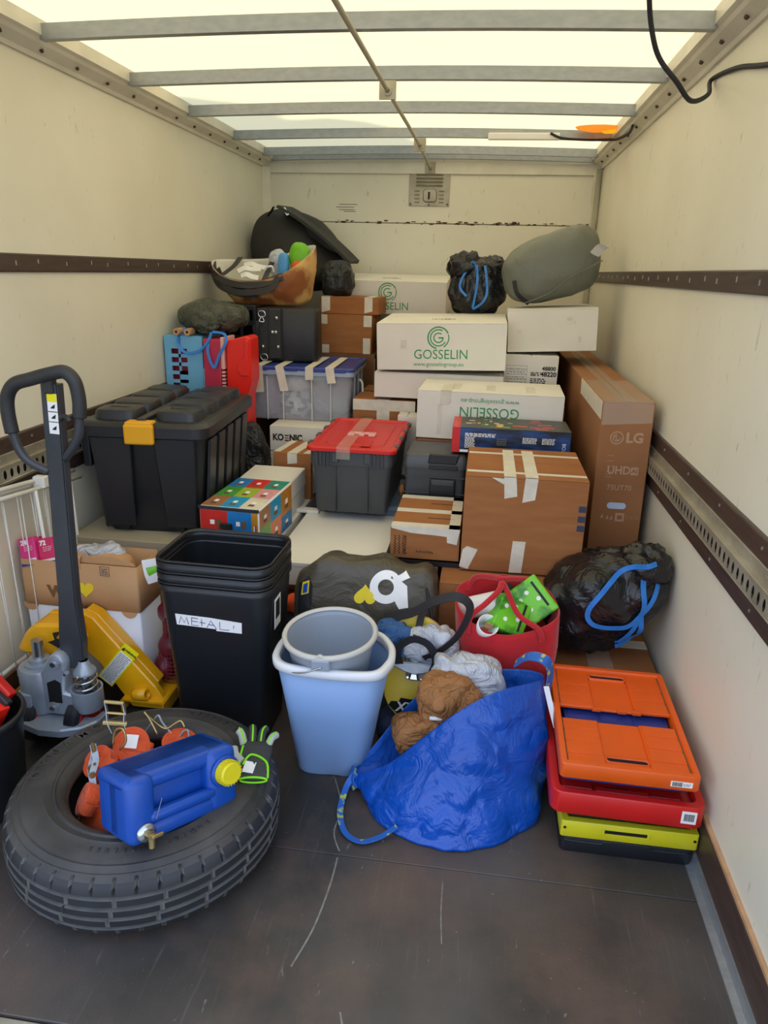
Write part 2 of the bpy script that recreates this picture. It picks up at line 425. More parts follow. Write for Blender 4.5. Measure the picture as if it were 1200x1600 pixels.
def arc_band(mb, cx, cz, r0, r1, a0, a1, y, th=.0008, n=24):
    pts = [(cx+r1*math.cos(R(a0+(a1-a0)*i/n)), cz+r1*math.sin(R(a0+(a1-a0)*i/n))) for i in range(n+1)]
    pts += [(cx+r0*math.cos(R(a1-(a1-a0)*i/n)), cz+r0*math.sin(R(a1-(a1-a0)*i/n))) for i in range(n+1)]
    return mb.prism(pts, y-th, y, 'y')

# ================================================================== THE SETTING
BW, Y0, Y1, HT = 2.145, .94, 4.97, 2.086
g = MB().box(-30, 30, -30, 30, -.96, -.95).build('ground', 'asphalt'); struct(g)
tk_ = MB().cyl((-1.5, 6.3, -.95), (-1.3, 6.2, 4.2), .16, .10, 12).build('shadow_tree_trunk', 'wood_brown', g)
M['leaf'] = mat('leaf_green', '#3f6a2a', .6, var=.4, vs=3)
for k, (cx_, cy_, cz_, cr_) in enumerate(((-1.04, 4.94, 4.5, .44), (-.50, 5.54, 4.5, .50), (-1.25, 5.7, 4.6, .7), (-.75, 6.2, 4.7, .75))):  # unseen tree added outside; crowns placed to cast the roof's back-left shadow
    blob('shadow_tree_crown', 'leaf', g, (cx_, cy_, cz_), (cr_, cr_, cr_*.8), 1, .09, 3.5, k, 48, 32, smooth=False)
flo = struct(link('floor', None))
for a, b in ((Y0, 1.4592), (1.4608, 2.70), (2.704, 3.94), (3.944, Y1)):
    MB().box(0, BW, a, b, -.021, 0, .0015).build('floor_board', 'floor', flo)
MB().box(-.03, BW+.03, Y0-.14, Y0-.002, -.12, -.004, .004).build('rear_sill', 'alu', flo)
MB().box(-.03, BW+.03, Y0-.14, Y1+.03, -.15, -.022).build('underframe', 'jack_dark', flo)
M['scratch'] = mat('scratched_film', '#8f897e', .7, var=.4, vs=60)
for pts, w in (([(1.143, 1.753), (1.186, 1.637), (1.186, 1.537), (1.213, 1.473)], .0035), ([(1.213, 1.45), (1.212, 1.358), (1.2, 1.236), (1.174, 1.133)], .0042),
               ([(1.489, 1.413), (1.49, 1.33), (1.497, 1.241)], .003), ([(1.30, 1.05), (1.32, 1.0), (1.345, .96)], .004)):
    MB().ribbon([(x, y, .0004) for x, y in pts], w, .0006).build('scratch', 'scratch', flo)
# walls
wl = struct(MB().box(-.03, 0, Y0-.04, Y1+.03, -.12, 2.17).build('wall_left', 'wall'))
wr = struct(MB().box(BW, BW+.03, Y0-.04, Y1+.03, -.12, 2.17).build('wall_right', 'wall'))
wb = struct(link('wall_back', None))
MB().box(-.03, BW+.03, Y1, Y1+.03, -.12, 1.743, .003).build('panel', 'wall', wb)
MB().box(-.03, BW+.03, Y1, Y1+.03, 1.747, 2.17, .003).build('panel', 'wall', wb)
MB().box(-.03, BW+.03, Y1+.012, Y1+.02, 1.70, 1.79).build('joint_backing', 'rust', wb)
MB().box(0, BW, Y1-.012, Y1, 2.035, 2.10, .003).build('header', 'cream_metal', wb)
mb = MB()
random.seed(3)
for i in range(70):
    x = random.choice((random.uniform(.4, 1.0), random.uniform(1.0, 1.55), random.uniform(1.0, 1.55), random.uniform(1.5, 2.1)))
    w = random.uniform(.006, .03); z = 1.745+random.uniform(-.008, .01)
    mb.box(x, x+w, Y1-.0015, Y1, z, z+random.uniform(.003, .012))
tag(mb.build('flaked_paint', 'rust', wb), kind='stuff')
mb = MB()
for z, x0, x1 in ((1.82, .50, .6), (1.835, .48, .6), (1.852, .50, .62), (1.81, .53, .61)):
    mb.box(x0, x1, Y1-.001, Y1, z, z+.003)
tag(mb.build('scuff', 'rust', wb), kind='stuff')
def run(name, poly, m, x_mirror=False, y0=Y0, y1=Y1):
    p = [((BW-a) if x_mirror else a, b) for a, b in poly]
    return MB().prism(p, y0, y1, 'y').build(name, m)
n = 0
for mir in (False, True):
    n += 1
    # roof rail
    o = struct(run('trim_%d' % n, [(0, 2.070), (.010, 2.070), (.016, 2.082), (.052, 2.102), (.060, 2.112), (.074, 2.118), (.074, 2.162), (0, 2.162)], 'cream_metal', mir))
    mb = MB(); y = 1.2
    while y < 4.9:
        x, z = .034, 2.091; sx = BW-x if mir else x; nx = -1 if mir else 1
        mb.cyl((sx, y, z), (sx+.0035*nx, y, z-.006), .007, .0055, 8); y += .21
    tag(mb.build('screw', 'rust', o), kind='stuff')
    n += 1
    # upper rub strip
    o = struct(run('trim_%d' % n, [(0, 1.417), (.008, 1.417), (.010, 1.421), (.010, 1.470), (.008, 1.474), (0, 1.474)], 'brown_board', mir))
    mb = MB(); y = 1.3; k = 0
    while y < 4.9:
        sx = BW-.010 if mir else .010; d = -.0016 if mir else .0016
        mb.box(min(sx, sx+d), max(sx, sx+d), y-.0025, y+.0025, 1.438+(k % 2)*.006, 1.452+(k % 2)*.006); y += .17 if k % 3 else .12; k += 1
    tag(mb.build('screw', 'screw', o), kind='stuff')
    n += 1
    # lower board with the perforated lashing rail
    o = struct(run('trim_%d' % n, [(0, .720), (.010, .720), (.012, .724), (.012, .914), (.010, .918), (0, .918)], 'brown_board', mir))
    def fl(x): return BW-x if mir else x
    mb = MB()
    def bx(x0, x1, z0, z1, b=.001):
        a, c = sorted((fl(x0), fl(x1))); mb.box(a, c, Y0+.01, Y1-.02, z0, z1, b)
    bx(.012, .0165, .836, .868); bx(.012, .030, .828, .837); bx(.012, .030, .782, .786); bx(.012, .0165, .770, .783)
    mb.build('rail_flange', 'alu', o)
    mb = MB(); bm_ = mb.bm; y = Y0+.02; z0, z1 = .786, .828; pit = .034; E = 12
    xx = fl(.028)
    while y+pit < Y1-.03:
        cy, cz = y+pit/2, (z0+z1)/2; A = []; B = []
        for i in range(E):
            a = 2*math.pi*(i+.5)/E; c, s_ = math.cos(a), math.sin(a)
            k = 1/max(abs(c), abs(s_)); A.append(bm_.verts.new((xx, cy+c*k*pit/2, cz+s_*k*(z1-z0)/2)))
            B.append(bm_.verts.new((xx, cy+c*.0088, cz+s_*.0155)))
        for i in range(E): bm_.faces.new((A[i], A[(i+1) % E], B[(i+1) % E], B[i]))
        y += pit
    tag(solidify(mb.build('perforated_strip', 'alu', o), .0015), kind='stuff')
    a, c = sorted((fl(.0122), fl(.0135)))
    MB().box(a, c, Y0+.02, Y1-.03, .787, .827).build('slot_backing', 'dark_hole', o)
    mb = MB(); y = 1.25
    while y < 4.9:
        for z in (.895, .744): mb.cyl((fl(.012), y, z), (fl(.0135), y, z), .0045, n=8)
        y += .31
    y = 1.2
    while y < 4.9:
        mb.cyl((fl(.0165), y, .852), (fl(.0175), y, .852), .004, n=6); y += .1
    tag(mb.build('screw', 'screw', o), kind='stuff')
    # kick board
    side = 'right' if mir else 'left'
    o = struct(run('baseboard_'+side, [(0, .03), (.012, .03), (.012, .142), (0, .142)], 'brown_board', mir))
    a = run('floor_angle', [(0, 0), (.034, 0), (.034, .004), (.0165, .006), (.0165, .040), (.012, .040), (.012, .03), (0, .03)], 'galv', mir); a.parent = o
    a = run('edge_bead', [(0, .142), (.009, .142), (.009, .152), (0, .154)], 'wood_pale', mir); a.parent = o
n += 1
for x0, x1 in ((0, .045), (BW-.05, BW)):
    o = struct(MB().prism([(x0, Y1), (x1, Y1), (x1-.004 if x0 else x1, Y1-.012), (x0+(.0 if not x0 else .008), Y1-.05)], 0, 2.07, 'z').build('trim_%d' % n, 'cream_metal')); n += 1
# roof
ce = struct(link('ceiling', None))
mb = MB(); rg = []
for i in range(25):
    x = BW*i/24; z = 2.158+.022*math.sin(math.pi*i/24)
    rg.append([(x, y, z) for y in (Y0-.04, Y1+.03)])
mb.rings(rg, closed=False); mb.build('roof_sheet', 'roof', ce, smooth=True)
def arch(x, base): return base+.016*math.sin(math.pi*x/BW)
for y in (1.26, 1.83, 2.405, 2.985, 3.56, 4.175, 4.73, 4.925):
    mb = MB(); rg = []
    for i in range(21):
        x = .066+(BW-.132)*i/20; b = arch(x, 2.104)
        rg.append([(x, y+a, b+c) for a, c in ((0, 0), (.030, 0), (.030, .004), (.004, .004), (.004, .040), (.012, .040), (.012, .044), (0, .044))])
    mb.rings(rg, True, True); mb.build('beam', 'galv', ce)
M['rod_paint'] = mat('beige_grey_paint', '#a8a28e', .45)
# conduit along the middle of the roof
t = thing('roof_conduit', 'thin beige rod running lengthwise under the roof beams', 'rod', (1.03, 1.0, 2.09))
MB().tube([(1.065, .95, 2.090), (1.07, 2.07, 2.092), (1.08, 2.97, 2.085), (1.09, 4.17, 2.080), (1.085, 4.95, 2.064)], .008, 10, 10).build('rod', 'rod_paint', t, smooth=True).matrix_parent_inverse = Matrix.Translation((-1.03, -1.0, -2.09))
for x, y, z in ((1.082, 2.975, 2.080), (1.092, 4.165, 2.078), (1.086, 4.945, 2.065)):
    mb = MB().box(x-.032, x+.032, y+.004, y+.008, z-.028, z+.036, .0015); mb.lathe([(.016, 0), (.016, .006), (.009, .006)], 14, Matrix.Translation((x, y+.004, z)) @ Matrix.Rotation(R(90), 4, 'X'))
    mb.build('bracket', 'alu', t).matrix_parent_inverse = Matrix.Translation((-1.03, -1.0, -2.09))
# roof lamp strip and loose wire
o = MB().box(1.445, 1.81, 4.150, 4.172, 2.104, 2.138, .006, 2).build('light_strip', 'white'); tag(o, 'slim white light strip fixed on the fourth roof beam', 'lamp')
o = MB().tube([(1.76, 4.145, 2.135), (1.82, 4.145, 2.112), (1.95, 4.145, 2.104), (2.05, 4.145, 2.106), (2.085, 4.10, 2.100), (2.10, 3.85, 2.085), (2.09, 3.70, 2.092)], .006, 8).build('roof_wire', 'bag_black', None, True)
tag(o, 'black wire clipped from the light strip to the right roof rail', 'wire')
t = thing('marker_lamp', 'small amber marker lamp glowing at the right roof edge', 'lamp', (1.99, 4.09, 2.152))
MB().lathe([(.0, -.020), (.06, -.018), (.105, -.008), (.115, .0)], 24, Matrix.Diagonal((1.0, .62, 1, 1))).build('lens', 'amber', t, smooth=True)
M['amber_glow'] = mat('amber_glow', '#ff8a10', .4); b_ = M['amber_glow'].node_tree.nodes['Principled BSDF']
b_.inputs['Emission Color'].default_value = lin('#ff8a10'); b_.inputs['Emission Strength'].default_value = .9
MB().lathe([(.0, -.030), (.022, -.028), (.034, -.018), (.036, -.010)], 20, Matrix.Translation((.05, -.01, 0)) @ Matrix.Diagonal((1.2, .6, 1, 1))).build('bulb', 'amber_glow', t, smooth=True)
MB().prism([(4.11, 1.575), (4.16, 1.555), (4.20, 1.60), (4.15, 1.625)], BW-.0012, BW-.0002, 'x').build('tape_patch', 'clear_tape', wr)
# hanging cable at the right
o = MB().tube([(1.81, 1.70, 2.15), (1.836, 2.10, 2.13), (1.885, 2.20, 2.010), (1.955, 2.22, 1.935), (2.01, 2.28, 1.905), (2.085, 2.42, 1.950), (2.136, 2.62, 2.030), (2.137, 2.37, 2.003), (2.137, 2.10, 1.947), (2.137, 1.7, 1.88), (2.137, 1.3, 1.85)], .0065, 10, 10).build('hanging_cable', 'bag_black', None, True)
tag(o, 'black cable hanging in a loop from roof to right wall', 'cable')
# vent on the back wall
t = thing('air_vent', 'square metal air vent with louvres high on the back wall', 'vent', (1.085, Y1, 1.953))
MB().box(-.13, .13, -.006, 0, -.105, .105, .002).build('plate', 'alu', t)
for k in range(4):
    MB().prism([(-.006, 0), (-.018, -.002), (-.006, -.013)], -.085, .085, 'x').build('louvre', 'alu', t, loc=(0, 0, .085-k*.021))
for sx in (-1, 1):
    for k in range(4):
        MB().prism([(-.006, 0), (-.014, -.001), (-.006, -.009)], -.016, .016, 'x').build('louvre', 'alu', t, loc=(sx*.078, 0, -.012-k*.022))
mb = MB(); rloft(mb, .09, .082, .022, [(0, 0), (0, .004), (.006, .012), (.014, .013)], True, True, mx=Matrix.Translation((.005, -.006, -.042)) @ Matrix.Rotation(R(90), 4, 'X')); d_ = mb.build('slide_cover', 'alu', t, auto=40)
MB().box(-.006, .006, -.022, -.019, -.065, -.022, .001).build('grip_slot', 'ink', d_)
mb = MB()
for x, z in ((-.118, .093), (.118, .093), (-.118, -.093), (.118, -.093), (0, .097), (0, -.097)): mb.cyl((x, -.006, z), (x, -.009, z), .006, n=8)
tag(mb.build('screw', 'rust', t), kind='stuff')

# ================================================================== CARTONS
def carton(name, label, x, y, z, m='card', seam='x', yaw=0, pitch=0, roll=0, group=None, cat='box', lid=True, bulge=0, edge='card_in'):
    """closed carton; root at the middle of its base, body and two flaps with a seam; returns root and (w, d, h)"""
    w, d, h = x[1]-x[0], y[1]-y[0], z[1]-z[0]
    t = thing(name, label, cat, ((x[0]+x[1])/2, (y[0]+y[1])/2, z[0]), (R(pitch), R(roll), R(yaw)), group)
    f = .0045 if lid else 0
    mb = MB(); mb.box(-w/2, w/2, -d/2, d/2, 0, h-f, .0025, 2); mb.build('body', m, t)
    if lid:
        g = .0022
        if seam == 'x':
            for a, b in ((-d/2, -g), (g, d/2)): MB().box(-w/2+.001, w/2-.001, a, b, h-f, h, .0012).build('flap', m, t)
        else:
            for a, b in ((-w/2, -g), (g, w/2)): MB().box(a, b, -d/2+.001, d/2-.001, h-f, h, .0012).build('flap', m, t)
    return t, (w, d, h)
def ftape(t, s, x0, x1, z0, z1, m='tape', skew=0):            # flat on the front face
    MB().prism([(x0, z0), (x1, z0+skew*.3), (x1+skew, z1), (x0+skew, z1)], -s[1]/2-.0016, -s[1]/2-.0002, 'y').build('tape', m, t)
def ttape(t, s, x0, x1, y0, y1, m='tape'):                    # flat on the top
    MB().box(x0, x1, y0, y1, s[2]+.0002, s[2]+.0014).build('tape', m, t)
def otape(t, s, x0, x1, y1, drop, m='tape', skew=0):          # along the top and down over the front edge
    mb = MB(); d, h = s[1], s[2]
    mb.box(x0, x1, -d/2-.0018, y1, h+.0002, h+.0016)
    mb.prism([(x0, h+.0016), (x0+skew, h-drop), (x1+skew*1.3, h-drop*.86), (x1, h+.0016)], -d/2-.0018, -d/2-.0003, 'y')
    mb.build('tape', m, t)
def rtape(t, s, y0, y1, z0, z1, m='tape'):                    # flat on the right side
    MB().box(s[0]/2+.0002, s[0]/2+.0016, y0, y1, z0, z1).build('tape', m, t)
def swirl(t, s, cx, cz, r, m='green_ink'):
    y = -s[1]/2-.0002; mb = MB()
    arc_band(mb, cx, cz, r*.88, r, 25, 260, y); arc_band(mb, cx, cz, r*.90, r, 275, 385, y) if 0 else None
    arc_band(mb, cx, cz, r*.88, r*.97, -60, 20, y); arc_band(mb, cx, cz, r*.66, r*.76, 60, 330, y)
    arc_band(mb, cx, cz, r*.36, r*.46, 50, 330, y); mb.box(cx, cx+r*.46, y-.0008, y, cz-r*.06, cz+r*.06)
    mb.box(cx+r*.34, cx+r*.44, y-.0008, y, cz-r*.22, cz+r*.04)
    mb.build('logo', m, t)
def label_patch(t, s, x0, x1, z0, z1, m='paper', y=None):
    y = -s[1]/2 if y is None else y
    return MB().box(x0, x1, y-.0014, y-.0002, z0, z1).build('sticker', m, t)
def scribble(t, x0, x1, z, y, m='ink', h=.012, k=7, seed=1, name='scrawl', vertical=False):
    random.seed(seed); mb = MB(); pts = []
    for i in range(k*2+1):
        a = x0+(x1-x0)*i/(k*2); b = z+(h/2 if i % 2 else -h/2)*random.uniform(.4, 1)
        pts.append((a, y, b) if not vertical else (b, y, a))
    mb.tube(pts, .0011, 5, 3); return mb.build(name, m, t)
def lines(t, x0, x1, zs, y, m='ink', th=.0016, seed=2, dash=.012, name='small_print'):
    """rows of tiny unreadable print, one dash per word"""
    random.seed(seed); mb = MB()
    for z in zs:
        x = x0
        while x < x1-.004:
            w = min(random.uniform(.4, 1.4)*dash, x1-x)
            mb.box(x, x+w, y-.0006, y, z-th/2, z+th/2); x += w+dash*.28
    return tag(mb.build(name, m, t), kind='stuff')

# --- television carton along the right wall
t, s = carton('television_carton', 'tall narrow brown TV carton standing along the right wall', (1.942, 2.122), (2.60, 4.36), (0, 1.035), 'card_tv', 'y', roll=-.8)
d2 = -s[1]/2
text(t, 'LG', .050, (.034, d2-.0004, .905), FRONT, 'lgray', bold=.0015)
mb = MB(); arc_band(mb, -.028, .905, .020, .0235, 0, 359.9, d2-.0003); arc_band(mb, -.028, .905, .011, .014, 90, 360, d2-.0003)
mb.box(-.032, -.029, d2-.0011, d2-.0003, .896, .914); mb.box(-.032, -.022, d2-.0011, d2-.0003, .896, .899); arc_band(mb, -.037, .910, 0.0005, .003, 0, 359, d2-.0003, n=10); mb.build('logo', 'lgray', t)
text(t, 'UHD', .042, (-.008, d2-.0004, .785), FRONT, 'lgray', bold=.0006, sx=.9)
mb = MB(); mb.box(.034, .060, d2-.0011, d2-.0003, .771, .799); mb.build('badge', 'lgray', t); text(t, 'AI', .022, (.047, d2-.0012, .785), FRONT, 'card_tv', bold=.0008)
text(t, '75UT70', .028, (.0, d2-.0004, .720), FRONT, 'lgray', sx=.95)
mb = MB(); mb.prism([(x*1.0, z) for x, z in [(a-.002, b+.653) for a, b in rrect(.076, .030, .0149, 6)]], d2-.0010, d2-.0002, 'y'); mb.build('hand_hole_rim', 'card_in', t)
M['foam'] = mat('pale_blue_foam', '#b7c8e6', .8); mb = MB(); mb.prism([(a-.002, b+.652) for a, b in rrect(.068, .024, .0119, 6)], d2-.0024, d2-.0010, 'y'); mb.build('hand_hole', 'foam', t)
mb = MB(); mb.box(-.002, .030, d2-.0010, d2-.0002, .592, .624); mb.build('icon', 'lgray', t)
mb = MB(); mb.box(.005, .023, d2-.0018, d2-.0010, .600, .616); mb.build('icon', 'card_tv', t)
for a, b in ((-.050, .610), (-.030, .606), (-.016, .605)): MB().prism([(a-.005, b-.008), (a+.006, b-.006), (a+.001, b+.009)], d2-.0010, d2-.0002, 'y').build('icon', 'lgray', t)
lines(t, .034, .082, (.604, .612), d2-.0002, 'lgray', .001, 4, .02)
lines(t, -.052, -.030, (.76, .77, .78, .80, .82, .84), d2-.0002, 'lgray', .0015, 5, .006)
MB().box(-.055, .05, d2-.0012, d2-.0002, .36, .488).build('print_block', 'ink', t)
otape(t, s, -s[0]/2+.004, s[0]/2-.004, -.35, .085, 'clear_tape'); ttape(t, s, -.03, .03, d2, s[1]/2, 'clear_tape')
MB().box(-s[0]/2-.0016, -s[0]/2-.0002, d2, d2+.6, s[2]-.065, s[2]-.001).build('tape', 'tape', t)
# --- big taped carton in front of it
t, s = carton('taped_carton', 'large brown carton with two tape strips over its top edge', (1.468, 1.872), (2.31, 2.72), (.474, .815), 'card', 'x')
for a, b, dr, sk in ((-.075, -.035, .075, .006), (-.005, .037, .085, -.004)): otape(t, s, a, b, s[1]/2-.03, dr, 'tape', sk)
for y in (-.15, .115): ttape(t, s, -s[0]/2+.004, s[0]/2-.004, y-.011, y+.011)
MB().prism([(-.115, s[2]-.004), (-.072, s[2]-.006), (-.074, s[2]-.026)], -s[1]/2-.0014, -s[1]/2-.0002, 'y').build('tape', 'tape', t)
ftape(t, s, -.035, .008, .002, .118, skew=.006)
MB().prism([(-.205, .012), (-.175, .004), (-.145, .078), (-.182, .088), (-.196, .075)], -s[1]/2-.0022, -s[1]/2-.0002, 'y').build('tape', 'tape', t)
M['blue_ink'] = mat('dark_blue_ink', '#333a52', .7)
for z in (.235, .200, .168): MB().box(.176, .200, -s[1]/2-.001, -s[1]/2-.0002, z, z+.021).build('printed_square', 'blue_ink', t)
# --- carton below, its top shows
t, s = carton('base_carton', 'brown carton lying under the large taped carton', (1.405, 1.80), (2.20, 2.74), (0, .468), 'card', 'x')
# --- small carton on a black tray
o = MB(); rloft(o, .27, .40, .01, [(0, 0), (0, .016), (.006, .016), (.006, .006)], True, True); o = o.build('plastic_tray', 'black_plastic', None, auto=40, loc=(1.338, 2.53, .4685)); tag(o, 'flat black plastic tray under the small taped carton', 'tray')
t, s = carton('small_carton', 'small brown carton edged with paper tape beside the large carton', (1.218, 1.462), (2.345, 2.715), (.486, .605), 'card', 'x')
for y0, y1 in ((-s[1]/2, -s[1]/2+.042), (-.022, .018), (s[1]/2-.04, s[1]/2)): ttape(t, s, -s[0]/2+.002, s[0]/2-.002, y0, y1)
ttape(t, s, s[0]/2-.04, s[0]/2-.002, -s[1]/2, s[1]/2)
MB().prism([(-.12, s[2]+.001), (-.118, s[2]-.008), (-.05, s[2]-.022), (.05, s[2]-.026), (.076, s[2]-.028), (.078, s[2]-.05), (.112, s[2]-.056), (.121, s[2]+.001)], -s[1]/2-.002, -s[1]/2-.0003, 'y').build('tape', 'tape', t)
for k, (a, b) in enumerate(((-.105, .03), (-.09, .045), (-.075, .03), (-.068, .05))): scribble(t, .015, .085, a, -s[1]/2-.0008, h=.010, k=7, seed=20+k, vertical=True)
scribble(t, -.03, .03, .028, -s[1]/2-.0008, h=.012, k=6, seed=31)
lines(t, -.03, .09, (.02,), 0, seed=4).parent = t
for yy_, sd_ in ((.09, 3), (-.08, 6)):
    o = scribble(t, .0, .095, 0, 0, h=.008, k=9, seed=sd_, name='scrawl'); o.rotation_euler = (R(90), 0, 0); o.location = (-.0, yy_, s[2]+.0006); o.rotation_euler = (R(-90), 0, 0)
# --- white removal boxes
WC = 'white removal boxes with green printing'
t, s = carton('removal_box', 'white removal box with upright green swirl logo, middle of stack', (1.0, 1.605), (3.42, 3.98), (1.018, 1.235), 'white_card', 'x', pitch=1.5, roll=-1.8, group=WC)
text(t, 'GOSSELIN', .062, (.0, -s[1]/2-.0004, .072), FRONT, 'green_ink', sx=.92); text(t, 'www.gosselingroup.eu', .026, (-.01, -s[1]/2-.0004, .028), FRONT, 'green_ink')
swirl(t, s, -.012, .150, .052)
text(t, 'VESTITI', .03, (0, -.08, s[2]+.0006), (0, 0, R(180)), 'ink', sx=1.2)
MB().box(-.19, -.16, -s[1]/2-.0009, -s[1]/2-.0002, .10, .14).build('tape', 'tape', t)
t, s = carton('removal_box', 'white removal box with partly hidden green logo at the very back', (.560, 1.258), (4.41, 4.88), (1.222, 1.412), 'white_card', 'x', pitch=4.5, roll=0, group=WC)
text(t, 'GOSSELIN', .062, (-.0, -s[1]/2-.0004, .045), FRONT, 'green_ink', sx=.92); swirl(t, s, .0, .125, .056)
text(t, 'VESTITI', .03, (0, -.05, s[2]+.0006), (0, 0, R(180)), 'ink', sx=1.2)
t, s = carton('removal_box', 'white removal box with upside-down green lettering, tape on top', (1.235, 1.852), (3.055, 3.40), (.764, .972), 'white_card', 'x', yaw=-1.5, group=WC)
U180 = (R(90), R(180), 0)
text(t, 'GOSSELIN', .062, (.0, -s[1]/2-.0004, .125), U180, 'green_ink', sx=.92); text(t, 'www.gosselingroup.eu', .027, (.0, -s[1]/2-.0004, .170), U180, 'green_ink')
for a in (-.15, .0, .17): ttape(t, s, a-.02, a+.02, -.12, .05, 'clear_tape')
otape(t, s, -.21, -.165, .02, .06, 'tape')
MB().box(-.22, -.20, -s[1]/2-.0009, -s[1]/2-.0002, .02, .15).build('tape', 'clear_tape', t)
t, s = carton('white_carton', 'flat white carton directly under the middle green-logo box', (.985, 1.600), (3.44, 4.0), (.868, .990), 'white_card', 'x')
t, s = carton('white_carton', 'plain white carton with torn spots under the grey sack', (1.612, 2.032), (3.60, 4.02), (1.100, 1.300), 'white_card', 'x', roll=-3.2)
for a, b, c, d in ((.08, .155, .03, .014), (.13, .06, .016, .03), (-.155, .10, .02, .012), (.105, .135, .01, .012)):
    MB().prism([(a-c/2, b-d/2), (a+c*.3, b-d*.7), (a+c/2, b+d*.1), (a+c*.1, b+d/2), (a-c*.4, b+d*.3)], -s[1]/2-.003, -s[1]/2+.0, 'y').build('torn_flap', 'tape', t)
t, s = carton('labelled_carton', 'small whitish carton with black shipping labels beside the TV carton', (1.602, 1.858), (3.56, 3.95), (.866, 1.080), 'white_card', 'y')
text(t, '48800', .026, (.085, -s[1]/2-.0004, .155), FRONT, 'ink', bold=.0008); text(t, '48220', .030, (.085, -s[1]/2-.0004, .128), FRONT, 'ink', bold=.001)
lines(t, -.115, -.02, (.150, .135, .125, .112, .100, .088), -s[1]/2-.0002, 'grey_ink', .003, 8, .014); lines(t, 0, .05, (.135, .128, .122), -s[1]/2-.0002, 'ink', .004, 9, .02)
mb = MB()
for a, b in ((-.12, -.119), (-.018, -.017)): mb.box(a, b, -s[1]/2-.0008, -s[1]/2-.0002, .07, .165)
for z in (.07, .105, .142, .165): mb.box(-.12, -.017, -s[1]/2-.0008, -s[1]/2-.0002, z, z+.0012)
mb.build('form_lines', 'grey_ink', t)
lines(t, .0, .075, (.105, .096, .087), -s[1]/2-.0002, 'ink', .005, 11, .014)
# --- brown cartons of the middle stack
t, s = carton('brown_carton', 'brown carton with crossed paper tape behind the red lid', (.878, 1.186), (3.46, 3.92), (.52, .852), 'card', 'x')
otape(t, s, -.035, .028, .05, .135, 'tape', .0); ftape(t, s, -s[0]/2, s[0]/2, s[2]-.055, s[2]-.002); ttape(t, s, -.03, .05, s[1]/2-.13, s[1]/2-.03)
text(t, 'fotografie', .045, (-.085, .02, s[2]+.0006), (0, 0, 0), 'ink', bold=.0008, shear=.2, sx=.9); text(t, 'luces', .045, (.09, .02, s[2]+.0006), (0, 0, 0), 'ink', bold=.0008, shear=.2)
text(t, 'CASA', .034, (.10, .14, s[2]+.0006), (0, 0, 0), 'ink', bold=.0008); text(t, 'CASA', .034, (.09, -.12, s[2]+.0006), (0, 0, 0), 'ink', bold=.0008)
BC = 'brown cartons stacked beside the black case'
t, s = carton('brown_carton', 'brown carton with tape patches between black case and white boxes', (.585, .875), (4.03, 4.37), (1.005, 1.212), 'card', 'x', group=BC)
ftape(t, s, -.145, -.105, s[2]-.05, s[2]+.0); ftape(t, s, .10, .145, s[2]-.06, s[2]); ftape(t, s, .098, .138, .0, .085); ftape(t, s, -.135, -.095, .0, .045)
t, s = carton('brown_carton', 'flattish brown carton lying on top of the brown stack', (.575, .905), (4.08, 4.38), (1.214, 1.306), 'card', 'x', group=BC)
for a, b in ((-.158, -.11), (.085, .13)): otape(t, s, a, b, .1, .085)
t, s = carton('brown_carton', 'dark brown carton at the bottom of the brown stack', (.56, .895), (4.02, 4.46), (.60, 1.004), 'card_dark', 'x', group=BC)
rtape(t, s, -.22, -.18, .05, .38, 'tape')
# --- KOENIC carton
t, s = carton('appliance_carton', 'white appliance carton with bold black lettering under clear storage box', (.490, .86), (3.33, 3.80), (.46, .722), 'white_card', 'x')
M['red_ink'] = mat('red_ink', '#d23a2c', .6)
text(t, 'KO', .044, (-.143, -s[1]/2-.0004, .205), FRONT, 'ink', bold=.002, sx=.85); text(t, 'NIC', .044, (-.055, -s[1]/2-.0004, .205), FRONT, 'ink', bold=.002, sx=.85)
for k, m_ in enumerate(('ink', 'red_ink', 'ink')): MB().box(-.110, -.090, -s[1]/2-.001, -s[1]/2-.0002, .189+k*.0125, .195+k*.0125).build('logo_bar', m_, t)
text(t, 'Campestraal', .018, (-.15, -s[1]/2-.0004, .14), FRONT, 'grey_ink'); lines(t, -.19, -.10, (.12,), -s[1]/2-.0002, 'grey_ink', .002, 3, .02)
for z in (.09, .075, .06): MB().box(-.188, -.182, -s[1]/2-.001, -s[1]/2-.0002, z, z+.01).build('bullet', 'ink', t)
lines(t, -.17, -.1, (.095, .08, .065), -s[1]/2-.0002, 'grey_ink', .002, 4, .02)
# --- leaning carton
t, s = carton('open_carton', 'brown carton with long paper tape leaning beside the grey bin', (.605, .785), (3.02, 3.27), (.4615, .668), 'card', 'y', yaw=-6, pitch=0, roll=0)
otape(t, s, -.02, .025, .11, .05); ttape(t, s, -s[0]/2, -s[0]/2+.03, -.11, .11); ttape(t, s, s[0]/2-.04, s[0]/2-.01, -.11, .11)
rtape(t, s, -.10, -.07, .02, .16, 'tape')
# --- white box behind the bin
t, s = carton('white_carton', 'narrow white carton squeezed behind the right end of the grey bin', (1.115, 1.208), (3.345, 3.448), (.51, .80), 'white_card', 'y')
